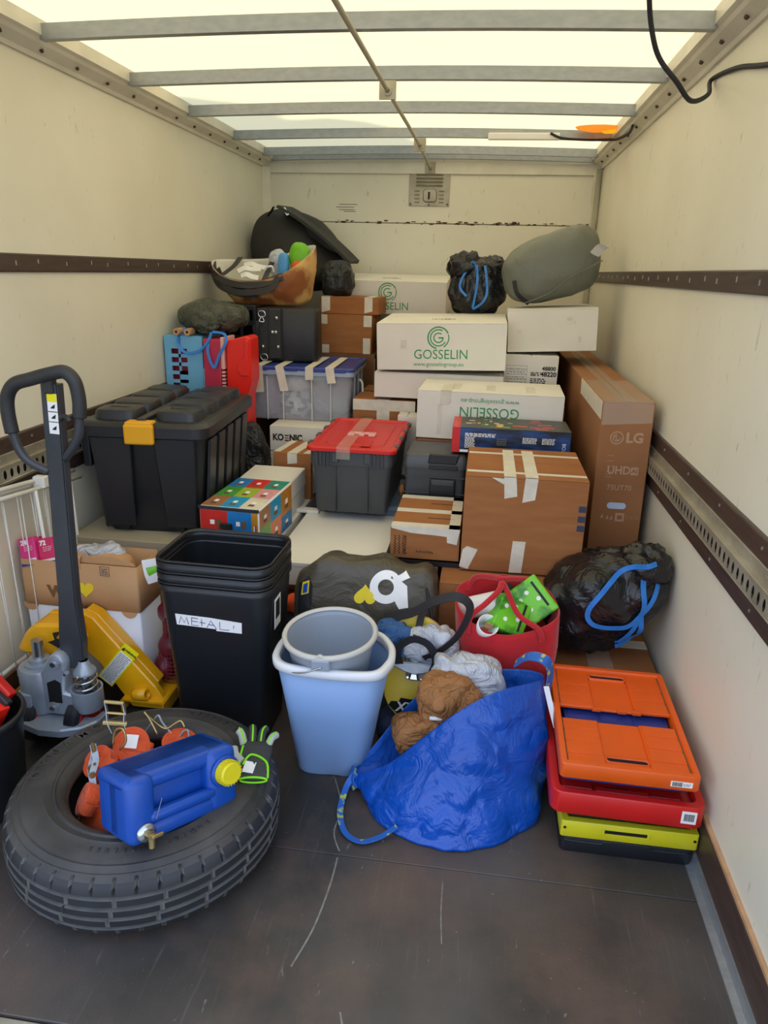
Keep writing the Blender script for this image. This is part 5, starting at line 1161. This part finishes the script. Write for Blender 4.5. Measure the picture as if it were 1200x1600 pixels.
o = bpy.data.objects['ratchet_strap']; MB().box(-.016, .016, -.012, .024, .0195, .0205).build('care_label', 'paper', o)
ratchet('orange ratchet strap coil beside the left bend of tyre', (.565, 1.475, .190), (R(38), R(-14), R(-12)), .042, .030, False, [(.02, .05, .0), (.03, .08, .02), (.055, .085, .02), (.06, .06, .0), (.04, .04, -.01)])
ratchet('orange ratchet strap coil lowest, half hidden by jerrycan', (.585, 1.372, .160), (R(58), R(-12), R(-55)), .040, .034, True)
ratchet('orange ratchet strap lying behind the blue jerrycan', (.735, 1.590, .185), (R(14), R(6), R(20)), .046, .030, False, [(-.06, .02, .02), (-.085, .055, .045), (-.10, .07, .055), (-.07, .055, .03), (-.04, .04, .02), (-.02, .045, .03), (.0, .05, .04), (.012, .035, .03)])
t = thing('ratchet_strap', 'bent steel wire hook standing up inside the tyre', 'hook', (.665, 1.60, .19), (0, 0, 0), 'orange ratchet straps in the tyre')
MB().tube([(-.045, .0, .0), (-.02, .015, .035), (.0, .02, .062), (.012, .015, .045), (.035, .01, .02), (.06, .0, .005), (.075, .01, .025), (.09, .01, .03), (.095, .0, .005)], .0034, 7, 4).build('hook', 'galv', t, True)
o = blob('strap_pile', 'web_orange', None, (.655, 1.455, .070), (.115, .11, .068), .75, .02, 14, 44, 48, 28, flat=.002); tag(o, 'heap of orange webbing down inside the tyre', 'webbing')
# --- blue jerrycan
t = thing('jerrycan', 'blue plastic jerrycan with yellow cap and steel tap', 'jerrycan', (.826, 1.335, .268), (R(-13), R(9), R(55))); t.scale = (.97, .88, .90)
mb = MB()
def rb(x0, x1, y0, y1, z0, z1, b, sg=3): mb.box(x0, x1, y0, y1, z0, z1, b, sg)
rb(-.150, .150, -.045, .085, -.085, .085, .024); rb(-.150, -.078, -.085, .03, -.085, .085, .022); rb(.062, .150, -.085, .03, -.085, .085, .022)
rb(-.100, .085, -.082, -.02, -.085, -.038, .016); rb(-.100, .085, -.086, -.055, -.042, -.012, .012); rb(-.150, .150, -.074, .085, .040, .085, .018)
mb.build('body', 'can_blue', t, auto=40)
cp = MB(); cp.lathe([(.0, .034), (.026, .034), (.030, .030), (.0335, .0), (.0335, -.004)], 32, Matrix.Translation((.108, -.088, .022)) @ Matrix.Rotation(R(90), 4, 'X'))
for i in range(24):
    a = 2*math.pi*i/24; cp.box(-.0012, .0012, -.0015, .0015, .003, .028, mx=Matrix.Translation((.108, -.088, .022)) @ Matrix.Rotation(R(90), 4, 'X') @ Matrix.Rotation(a, 4, 'Z') @ Matrix.Translation((.0325, 0, 0)))
cp.build('cap', 'yellow_cap', t, auto=35)
MB().lathe([(.038, -.004), (.042, .0), (.040, .008), (.034, .008)], 28, Matrix.Translation((.108, -.086, .022)) @ Matrix.Rotation(R(90), 4, 'X')).build('neck', 'can_blue', t, True)
tp = MB().lathe([(.006, .010), (.021, .010), (.023, .004), (.023, 0)], 24, Matrix.Translation((-.112, -.086, -.052)) @ Matrix.Rotation(R(90), 4, 'X')).build('tap_flange', 'chrome', t, True)
mb = MB().cyl((-.112, -.094, -.052), (-.112, -.122, -.052), .0085, n=12); mb.cyl((-.112, -.114, -.044), (-.112, -.114, -.082), .0085, .007, 12); mb.box(-.116, -.088, -.128, -.120, -.057, -.047, .002); mb.build('tap', 'brass', tp)
MB().tube([(-.085, -.087, -.03), (-.07, -.092, .02)], .0008, 5, 0).build('seam_line', 'galv', t)
# --- glove
t = thing('work_glove', 'black and grey work glove with lime trim on the tyre', 'glove', (.975, 1.525, .214), (R(6), R(4), R(14)))
M['glove_dark'] = mat('glove_back', '#3b3c3a', .8, bump=.3, bs=120)
M['glove_grey'] = mat('grey_knit', '#b9bab4', .85, bump=.3, bs=150); M['lime_trim'] = mat('lime_trim', '#86e010', .6)
mb = MB(); rg = []
for y, w, h in ((-.075, .034, .008), (-.06, .036, .012), (-.02, .038, .014), (.02, .043, .015), (.045, .043, .013), (.052, .03, .008)): rg.append([(w*math.cos(a*.3927), y, h+h*math.sin(a*.3927)*.95) for a in range(16)])
mb.rings(rg, True, True)
mb.build('palm', 'glove_dark', t, True)
for k, (x, pts, r_) in enumerate(((-.032, [(-.032, .04, .013), (-.040, .068, .022), (-.050, .082, .028)], .0105), (-.011, [(-.011, .045, .014), (-.012, .078, .026), (-.014, .10, .022)], .011), (.011, [(.011, .045, .014), (.014, .076, .026), (.022, .096, .022)], .011), (.031, [(.031, .04, .013), (.040, .062, .022), (.052, .078, .018)], .010))):
    f = MB().tube(pts, r_, 10, 5).build('finger', 'glove_grey' if k in (0, 3) else 'glove_dark', t, True); MB().tube([V(p)+V((0, 0, r_*.9)) for p in pts], .003, 6, 4).build('finger_trim', 'lime_trim', f, True)
MB().tube([(-.030, -.02, .012), (-.052, .0, .016), (-.058, .025, .016)], .012, 10, 5).build('thumb', 'glove_grey', t, True)
MB().tube([(-.034, -.072, .008), (-.04, -.03, .018), (-.034, .03, .024)], .0032, 6).build('trim', 'lime_trim', t, True); MB().tube([(.036, -.072, .010), (.03, -.03, .024), (-.01, -.01, .03), (-.03, -.04, .024)], .0032, 6).build('trim', 'lime_trim', t, True)
MB().tube([(.034*math.cos(a*.3927), -.076, .008+.009*math.sin(a*.3927)) for a in range(16)], .003, 6, 2, True).build('cuff_trim', 'lime_trim', t, True); MB().box(-.016, .012, -.066, -.030, .0270, .0280).build('care_label', 'paper', t, rot=(R(4), 0, R(-12)))
# --- folded crates
CRG = 'folded crates stacked at the right wall'
def frame_box(mb, w, d, z0, z1, th, r=.014, inset=0):
    rloft(mb, w, d, r, [(inset+.002, z0), (inset, z0+.003), (inset, z1-.003), (inset+.002, z1), (inset+th-.002, z1), (inset+th, z1-.003), (inset+th, z0+.002)], False, False)
cx, cy = 1.955, 1.80
t = thing('folding_crate', 'black folded crate at the bottom of the crate stack', 'crate', (1.957, 1.805, .001), (0, 0, 0), CRG)
mb = MB(); frame_box(mb, .336, .466, 0, .054, .02); mb.build('frame', 'black_bin', t, auto=35); MB().box(-.15, .15, -.215, .215, .012, .045, .004).build('panel', 'black_bin', t)
MB().tube([(-.16, -.2335, .038), (-.07, -.2335, .036), (-.05, -.2335, .046), (.05, -.2335, .046), (.07, -.2335, .036), (.16, -.2335, .038)], .0025, 6).build('front_bead', 'black_plastic', t, True)
t = thing('folding_crate', 'yellow folded crate frame with a slim handle slot', 'crate', (1.955, 1.80, .0565), (0, 0, R(.5)), CRG)
mb = MB(); frame_box(mb, .346, .472, 0, .050, .02, .006); fr = mb.build('frame', 'yellow_plastic', t, auto=35); MB().box(-.152, .152, -.215, .215, .010, .030, .003).build('panel', 'yellow_plastic', t)
MB().box(-.062, .045, -.2375, -.2355, .024, .034, .0008).build('handle_slot', M['void'], fr)
for x in (-.066, .049): MB().box(x-.004, x+.004, -.239, -.236, .021, .037, .001).build('slot_end', 'yellow_plastic', fr)
for x in (-.163, .163): MB().cyl((x, -.2375, .03), (x, -.2355, .03), .004, n=8).build('rivet', M['void'], fr)
t = thing('folding_crate', 'thin black folded crate between yellow and red crates', 'crate', (1.945, 1.805, .1075), (0, 0, R(.5)), CRG)
mb = MB(); frame_box(mb, .31, .445, 0, .034, .02, .02); mb.build('frame', 'black_bin', t, auto=35); MB().box(-.14, .14, -.205, .205, .006, .026, .003).build('panel', 'black_bin', t)
t = thing('folding_crate', 'red folded crate with a white barcode sticker', 'crate', (1.942, 1.795, .1425), (R(0), 0, R(-1)), CRG)
mb = MB(); frame_box(mb, .378, .50, 0, .064, .022, .03); fr = mb.build('frame', 'red_plastic', t, auto=35); MB().box(-.168, .168, -.228, .228, .012, .040, .003).build('panel', 'red_plastic', t)
mb = MB().box(-.075, .060, -.215, -.195, .040, .052, .003); mb.build('handle_bar', 'red_plastic', t); MB().box(-.05, .012, -.193, -.180, .0402, .041).build('handle_slot', M['void'], t)
for x in (-.12, .10): MB().box(x-.04, x+.04, -.20, .2, .040, .044, .002).build('fold_panel', 'red_plastic', t)
st_ = MB().box(.130, .166, -.2512, -.2502, .016, .052).build('sticker', 'paper', t); mb = MB(); random.seed(9); x = .136
while x < .160: w = random.choice((.0006, .001, .0016)); mb.box(x, x+w, -.2518, -.2512, .024, .045); x += w+.001
mb.build('barcode', 'ink', st_)
t = thing('folding_crate', 'blue folded crate just under the orange one', 'crate', (1.938, 1.812, .2075), (0, 0, R(-.5)), CRG)
mb = MB(); frame_box(mb, .322, .43, 0, .046, .018, .012); mb.build('frame', 'navy', t, auto=35); MB().box(-.142, .142, -.195, .195, .03, .062, .003).build('panel', 'navy', t)
for x in (-.09, .0, .09): MB().box(x-.042, x+.042, -.05, .05, .062, .0635, .001).build('fold_panel', 'navy', t)
t = thing('folding_crate', 'orange folded crate on top of the crate stack', 'crate', (1.934, 1.785, .2545), (R(1.5), 0, R(-.5)), CRG)
mb = MB(); frame_box(mb, .338, .470, 0, .044, .017, .012); fr = mb.build('frame', 'orange', t, auto=35)
for s_ in (-1, 1):                      # two hinged halves with a slot each and a gap between
    y0, y1 = sorted((s_*.030, s_*.218)); ys0, ys1 = sorted((s_*.182, s_*.200))
    mb = MB(); mb.box(-.152, -.055, y0, y1, .026, .036, .002); mb.box(.055, .152, y0, y1, .026, .036, .002); mb.box(-.056, .056, *sorted((s_*.030, s_*.182)), .024, .031, .002); mb.box(-.056, .056, *sorted((s_*.200, s_*.218)), .024, .036, .002)
    pn = mb.build('panel', 'orange', t)
    mb = MB(); rg = [(a, b+s_*.191) for a, b in rrect(.112, .024, .0119, 6)]; ri = [(a, b+s_*.191) for a, b in rrect(.102, .017, .0084, 6)]
    mb.rings([[(a, b, .026) for a, b in rg], [(a, b, .038) for a, b in rg], [(a, b, .038) for a, b in ri], [(a, b, .020) for a, b in ri]]); mb.build('handle_rim', 'orange', pn, True)
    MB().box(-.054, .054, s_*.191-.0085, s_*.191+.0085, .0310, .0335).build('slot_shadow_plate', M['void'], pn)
    for x in (-.104, .104):
        for k in range(3): yy_ = s_*(.055+k*.052); MB().box(x-.044, x+.044, yy_-.020, yy_+.020, .036, .0375, .0006).build('ridge', 'orange', pn)
    for x in (-.150, .150): MB().box(x-.0025, x+.0025, y0+.008, y1-.004, .0362, .0368).build('groove', 'card_dark', pn)
for x in (-.05, .02, .06): MB().box(x-.012, x+.012, .022, .032, .028, .038, .001).build('hinge_lug', 'orange', t)
st_ = MB().box(.098, .150, -.2362, -.2352, .012, .028).build('sticker', 'paper', t); mb = MB(); x = .102; random.seed(10)
while x < .126: w = random.choice((.0006, .001, .0016)); mb.box(x, x+w, -.2368, -.2362, .014, .026); x += w+.001
mb.build('barcode', 'ink', st_); lines(st_, .128, .147, (.022, .018), -.2362, 'ink', .001, 3, .006)
# --- cooler bag with chocolate squares
t = thing('cooler_bag', 'boxy cooler bag printed with bright coloured squares', 'bag', (.650, 2.500, .4615), (0, 0, R(-3)))
cw, cdp, ch = .225, .375, .178
mb = MB().box(-cw/2, cw/2, -cdp/2, cdp/2, 0, ch, .008, 2); mb.build('body', 'paper', t)
PAL = {'blue': '#1d7fc4', 'red': '#d3281f', 'teal': '#0f8f7a', 'green': '#4ba33c', 'lime': '#a3bf35', 'pink': '#e39aa0', 'brown': '#a9764c', 'sky': '#1f9cd0', 'cream': '#e6dfc4', 'royal': '#1b3b8f', 'gold': '#c9862b', 'mint': '#6fae62', 'coral': '#ea8664', 'silver': '#c8d3e2'}
for k, h in PAL.items(): M['sq_'+k] = mat('print_'+k, h, .42, var=.18, vs=22)
def square(face, a0, a1, b0, b1, c):
    e = .0012
    q = {'top': (a0, a1, b0, b1, ch, ch+e), 'front': (a0, a1, -cdp/2-e, -cdp/2, b0, b1), 'right': (cw/2, cw/2+e, a0, a1, b0, b1)}[face]
    o = MB().box(*q).build('printed_square', 'sq_'+c, t); m0, m1 = (a0+a1)/2, (b0+b1)/2; u, v = abs(a1-a0)*.10, abs(b1-b0)*.09
    r_ = {'top': (m0-u, m0+u, m1-v, m1+v, ch+e, ch+2*e), 'front': (m0-u*1.4, m0+u*.2, -cdp/2-2*e, -cdp/2-e, m1-v, m1+v), 'right': (cw/2+e, cw/2+2*e, m0-u, m0+u, m1-v, m1+v)}[face]
    MB().box(*r_).build('white_logo', 'paper', o)
    r2 = {'top': (m0-u*1.6, m0+u*1.2, m1-v*3.4, m1-v*1.6, ch+e, ch+2*e), 'front': (m0+u*.9, m0+u*2.6, -cdp/2-2*e, -cdp/2-e, m1-v*2, m1+v*1.4), 'right': (cw/2+e, cw/2+2*e, m0-u*1.6, m0+u*1.2, m1-v*3.2, m1-v*1.4)}[face]
    MB().box(*r2).build('chocolate_print', 'card_dark', o)
xs_ = [-.108, -.036, .036, .108]; ys_ = [-.180, -.06, .06, .180]
for j, row in enumerate((('brown', 'sky', 'cream'), ('green', 'lime', 'pink'), ('blue', 'red', 'teal'))):
    for i, c in enumerate(row): square('top', xs_[i], xs_[i+1], ys_[j], ys_[j+1], c)
for a0, a1, b0, b1, c in ((-.108, -.005, .075, .165, 'red'), (-.005, .085, .075, .165, 'blue'), (.085, .108, .045, .165, 'gold'), (-.108, -.005, .035, .075, 'silver'), (-.005, .085, .005, .075, 'royal'), (-.108, -.005, .004, .035, 'royal')): square('front', a0, a1, b0, b1, c)
for a0, a1, b0, b1, c in ((-.18, -.07, .10, .17, 'brown'), (-.18, -.07, .005, .10, 'mint'), (-.07, .05, .09, .17, 'sky'), (-.07, .05, .005, .09, 'coral'), (.05, .18, .07, .17, 'gold'), (.05, .18, .005, .07, 'blue')): square('right', a0, a1, b0, b1, c)
MB().box(-cw/2-.002, cw/2+.002, -cdp/2-.004, -cdp/2+.002, ch-.012, ch+.001, .002).build('zip', 'bag_black', t)
mb = MB().box(-.028, .010, -cdp/2-.006, -cdp/2-.002, .0, .118, .001); st_ = mb.build('strap', 'bag_black', t); MB().box(-.032, .014, -cdp/2-.012, -cdp/2-.004, .098, .122, .003).build('buckle', 'black_bin', st_)
# --- pallet jack
t = thing('pallet_jack', 'yellow pallet jack with dark handle at the left wall', 'pallet jack', (0, 0, 0))
for x0, x1 in ((.022, .160), (.392, .542)):
    mb = MB(); mb.prism([(x0, .045), (x0, .088), (x0+.006, .0935), (x1-.006, .0935), (x1, .088), (x1, .045), (x1-.006, .045), (x1-.006, .086), (x0+.006, .086), (x0+.006, .045)], 1.90, 3.05, 'y'); fk = mb.build('fork', 'jack_yellow', t)
    MB().cyl((x0+.03, 2.95, .036), (x1-.03, 2.95, .036), .035, n=16).build('load_roller', 'black_bin', fk)
fp = [(.022, .05), (.090, .275), (.130, .345), (.165, .375), (.275, .385), (.312, .368), (.505, .135), (.530, .09), (.530, .05), (.418, .05), (.318, .205), (.275, .245), (.170, .255), (.130, .215), (.062, .05)]
mb = MB().prism(fp, 1.925, 1.955, 'y', .004); fr = mb.build('frame', 'jack_yellow', t)
MB().prism([(.275, .385), (.312, .368), (.505, .135), (.490, .120), (.300, .345), (.270, .362)], 1.955, 2.0, 'y', .003).build('frame_flange', 'jack_yellow', fr); MB().prism([(.418, .05), (.318, .205), (.325, .215), (.432, .055)], 1.955, 2.0, 'y', .003).build('frame_flange', 'jack_yellow', fr)
MB().prism([(.090, .275), (.130, .345), (.165, .375), (.275, .385), (.30, .30), (.24, .265), (.12, .265)], 1.84, 1.926, 'y', .010).build('head', 'jack_yellow', fr)
MB().lathe([(.012, .0), (.018, 0), (.020, .006), (.020, .05), (.013, .052), (.012, .035)], 20, Matrix.Translation((.435, 1.915, .105)) @ Matrix.Rotation(R(78), 4, 'Y') @ Matrix.Rotation(R(8), 4, 'X')).build('rod_tube', 'jack_yellow', fr, True)
ang = math.atan2(.30-.135, .312-.455); c0 = V((.385, 1.9235, .205)); rt = Matrix.Translation(c0) @ Matrix.Rotation(R(39), 4, 'Y')
M['warn_yellow'] = mat('warning_yellow', '#f1e315', .4)
sb = MB().box(-.029, .029, -.001, .001, -.085, .085, mx=rt).build('warning_label', 'warn_yellow', fr); MB().box(-.024, .024, -.0016, -.001, -.080, .050, mx=rt).build('label_text_field', 'paper', fr)
mb = MB(); random.seed(5)
for k in range(19):
    z = .044-k*.0065; x = -.021
    while x < .018: w = random.uniform(.004, .012); mb.box(x, min(.021, x+w), -.0021, -.0016, z-.0013, z+.0013, mx=rt); x += w+.0015
tag(mb.build('label_print', 'grey_ink', fr), kind='stuff')
o = text(None, 'WARNING', .0105, (0, 0, 0), (0, 0, 0), 'ink', bold=.0003); o.data.transform(rt @ Matrix.Translation((.004, -.0016, .066)) @ Matrix.Rotation(R(90), 4, 'X')); o.parent = fr
MB().prism([(-.026, .058), (-.014, .058), (-.020, .072)], -.0018, -.001, 'y', mx=rt).build('warning_triangle', 'ink', fr)
MB().prism([(.205, .318), (.23, .328), (.225, .352), (.255, .36), (.235, .335), (.26, .325), (.24, .30)], 1.8375, 1.8385, 'y').build('emblem', 'ink', fr)
# pump
pm = MB(); pm.lathe([(.0, .115), (.060, .115), (.064, .122), (.064, .255), (.060, .262), (.044, .264), (.044, .272), (.030, .273), (.030, .285), (0, .285)], 32, Matrix.Translation((.195, 1.80, 0)))
pm.prism([(.15, .118), (.335, .118), (.35, .135), (.35, .19), (.30, .20), (.312, .305), (.300, .328), (.280, .334), (.262, .322), (.225, .262), (.15, .255)], 1.748, 1.80, 'y', .006); pm.box(.148, .196, 1.730, 1.76, .13, .19, .006, 2)
pu = pm.build('pump_body', 'cast', t, auto=40)
MB().cyl((.195, 1.80, .284), (.195, 1.80, .345), .017, n=16).build('piston', 'chrome', pu, auto=40)
MB().prism([(.248, .165), (.290, .165), (.292, .235), (.275, .245), (.248, .232)], 1.7455, 1.7485, 'y').build('window', M['void'], pu)
for x, z, r_ in ((.283, .305, .017), (.262, .150, .017), (.318, .275, .008)):
    MB().cyl((x, 1.748, z), (x, 1.738, z), r_, n=18).build('pin', 'cast', pu, auto=40); MB().cyl((x, 1.738, z), (x, 1.732, z), r_*.5, n=12).build('pin_head', 'chrome', pu, auto=40)
mb = MB(); mb.lathe([(.0, .135), (.044, .135), (.048, .142), (.048, .205), (.042, .205), (.042, .165), (0, .165)], 28, Matrix.Translation((.352, 1.785, 0))); mb.build('pump_cylinder', 'cast', pu, auto=40)
pts = [(.352+.032*math.cos(a*.5), 1.785+.032*math.sin(a*.5), .168+a*.0019) for a in range(48)]; MB().tube(pts, .0042, 7, 2).build('spring', 'chrome', pu, True)
MB().cyl((.352, 1.785, .165), (.352, 1.785, .30), .014, n=14).build('plunger', 'chrome', pu, True); MB().lathe([(.0, .258), (.034, .258), (.034, .266), (.018, .285), (.014, .30), (0, .30)], 20, Matrix.Translation((.352, 1.785, 0))).build('spring_cap', 'cast', pu, auto=40)
mb = MB(); pl = [(.140+.0, 1.80), (.142, 1.745), (.175, 1.705), (.24, 1.682), (.31, 1.684), (.365, 1.708), (.398, 1.75), (.402, 1.80), (.385, 1.81), (.375, 1.77), (.35, 1.765), (.33, 1.84), (.16, 1.84)]
mb.prism(pl, .082, .112, 'z', .005); mb.build('steering_plate', 'cast', pu)
for x in (.180, .325):
    wh = MB().lathe([(.045, -.024), (.075, -.024), (.084, -.017), (.086, 0), (.084, .017), (.075, .024), (.045, .024)], 36, Matrix.Translation((x, 1.79, .087)) @ Matrix.Rotation(R(90), 4, 'Y')).build('steer_wheel', 'black_bin', t, auto=35)
    MB().lathe([(.008, -.022), (.046, -.023), (.060, -.0255), (.066, -.0248), (.066, .0248), (.060, .0255), (.046, .023), (.008, .022)], 30, Matrix.Translation((x, 1.79, .087)) @ Matrix.Rotation(R(90), 4, 'Y')).build('wheel_hub', 'red_plastic', wh, auto=35)
# handle
def sh(z, w, d): xc = .318+(z-.28)*.042; return [(xc-w/2, 1.795-d/2, z), (xc+w/2, 1.795-d/2, z), (xc+w/2, 1.795+d/2, z), (xc-w/2, 1.795+d/2, z)]
mb = MB(); mb.rings([sh(.27, .072, .030), sh(.36, .078, .034), sh(.46, .062, .036), sh(.50, .056, .036), sh(1.14, .050, .034)], True, True); bmesh.ops.bevel(mb.bm, geom=[e for e in mb.bm.edges if abs((e.verts[0].co-e.verts[1].co).normalized().z) > .8], offset=.004, segments=2, affect='EDGES')
hd = mb.build('handle_shaft', 'jack_dark', t)
LP = [(.320, 1.785, .895), (.272, 1.772, .925), (.248, 1.768, .965), (.238, 1.766, 1.02)]; RPp = [(.368, 1.792, .935), (.398, 1.785, .965), (.425, 1.780, 1.01), (.434, 1.778, 1.07)]
MB().tube(LP, .0125, 12).build('handle_tube', 'jack_dark', hd, True); MB().tube(RPp, .0125, 12).build('handle_tube', 'jack_dark', hd, True)
MB().tube([(.238, 1.766, 1.005), (.234, 1.766, 1.06), (.240, 1.766, 1.105), (.265, 1.766, 1.138), (.31, 1.77, 1.153), (.37, 1.772, 1.170), (.408, 1.775, 1.175), (.432, 1.777, 1.150), (.438, 1.778, 1.10), (.434, 1.778, 1.055)], .0185, 14, 8).build('grip', 'grip', hd, True)
MB().box(.338, .368, 1.770, 1.80, 1.115, 1.165, .004).build('collar', 'grip', hd)
st_ = MB().box(.344, .372, 1.7765, 1.7778, 1.005, 1.115).build('sticker', 'paper', hd, rot=(0, R(2.4), 0), loc=(-.0435, 0, .0165)); MB().box(.344, .372, 1.7760, 1.7766, 1.093, 1.115).build('sticker_band', 'warn_yellow', st_)
mb = MB()
for z in (1.065, 1.037): mb.box(.344, .372, 1.7758, 1.7766, z, z+.002)
for z in (1.075, 1.047, 1.016): mb.prism([(.352, z), (.364, z), (.366, z+.012), (.357, z+.006)], 1.7758, 1.7766, 'y')
mb.build('sticker_icon', 'ink', st_)
MB().tube([(.372, 1.785, 1.045), (.392, 1.77, 1.058), (.410, 1.762, 1.055), (.416, 1.76, 1.047)], .007, 8).build('release_lever', 'grip', hd, True)
# --- black bucket with red cases
t = thing('builders_bucket', 'black round bucket cut off at the left edge', 'bucket', (.205, 1.475, .0))
mb = MB(); mb.lathe([(.0, .002), (.098, .002), (.102, .008), (.122, .275), (.128, .290)], 44); solidify(mb.build('body', 'black_bin', t, auto=50), .003, 1); MB().lathe([(.124, .280), (.133, .283), (.136, .292), (.133, .302), (.126, .304), (.122, .298), (.121, .285)], 44).build('rim', 'black_bin', t, True)
for k, (c, e, sz, m_, lb) in enumerate((((.215, 1.48, .255), (R(-14), R(24), R(-20)), (.05, .028, .10), 'bright_red', 'bright red tool packet low in the black bucket'), ((.195, 1.515, .300), (R(-24), R(38), R(-14)), (.055, .016, .10), 'red_plastic', 'pale red hanger card sticking out of the black bucket'))):
    t = thing('tool_packet', lb, 'packet', c, e, 'red packets in the black bucket'); MB().box(-sz[0], sz[0], -sz[1], sz[1], -sz[2], sz[2], .004, 2).build('box', m_, t); MB().box(-.022, .022, -sz[1]-.002, -sz[1], sz[2]-.05, sz[2]-.032, .001).build('hang_slot', M['void'], t)
    lines(t, -.03, .03, (.02, .01), -sz[1], 'paper', .003, 4+k, .012)
o = MB().box(-.05, .05, -.012, .012, -.10, .095, .003).build('dark_sleeve', 'black_plastic', None, loc=(.212, 1.497, .282), rot=(R(-20), R(34), R(-16))); tag(o, 'black plastic sleeve between the red packets in the bucket', 'sleeve')
# --- white drying rack folded against the left wall
t = thing('drying_rack', 'white folded wire drying rack leaning on the left wall', 'drying rack', (.075, 1.5, .0), (0, 0, 0))
def rp(x, y, z): return (x-.075, y-1.5, z)
for x, dz in ((.028, .0), (.050, .022), (.074, .0)):
    MB().tube([rp(x, 1.35, .82+dz), rp(x, 2.34, .712+dz)], .0075, 10, 2).build('rail_tube', 'white', t, True)
for x, z0, z1 in ((.036, .205, .17), (.078, .135, .10)): MB().tube([rp(x, 1.35, z0), rp(x, 2.30, z1)], .0075, 10, 2).build('rail_tube', 'white', t, True)
k = 0; y = 1.42
while y < 2.30:
    x = .045 if k % 2 else .074; zt = .82-(y-1.35)*.109; MB().cyl(rp(x, y, .19-(y-1.35)*.035), rp(x-.01, y+(.008 if k % 3 else -.012), zt), .0018, n=6).build('wire', 'white', t, True); y += (.036, .022, .05)[k % 3]; k += 1
MB().tube([rp(.08, 2.06, .74), rp(.082, 2.10, .10)], .006, 8, 2).build('leg', 'white', t, True); MB().tube([rp(.055, 2.30, .72), rp(.058, 2.31, .012)], .007, 8, 2).build('leg', 'white', t, True); MB().tube([rp(.055, 1.45, .82), rp(.058, 1.44, .012)], .007, 8, 2).build('leg', 'white', t, True)
MB().box(-.03, .012, .60, .63, .735, .775, .004).build('hinge_clip', 'white', t)
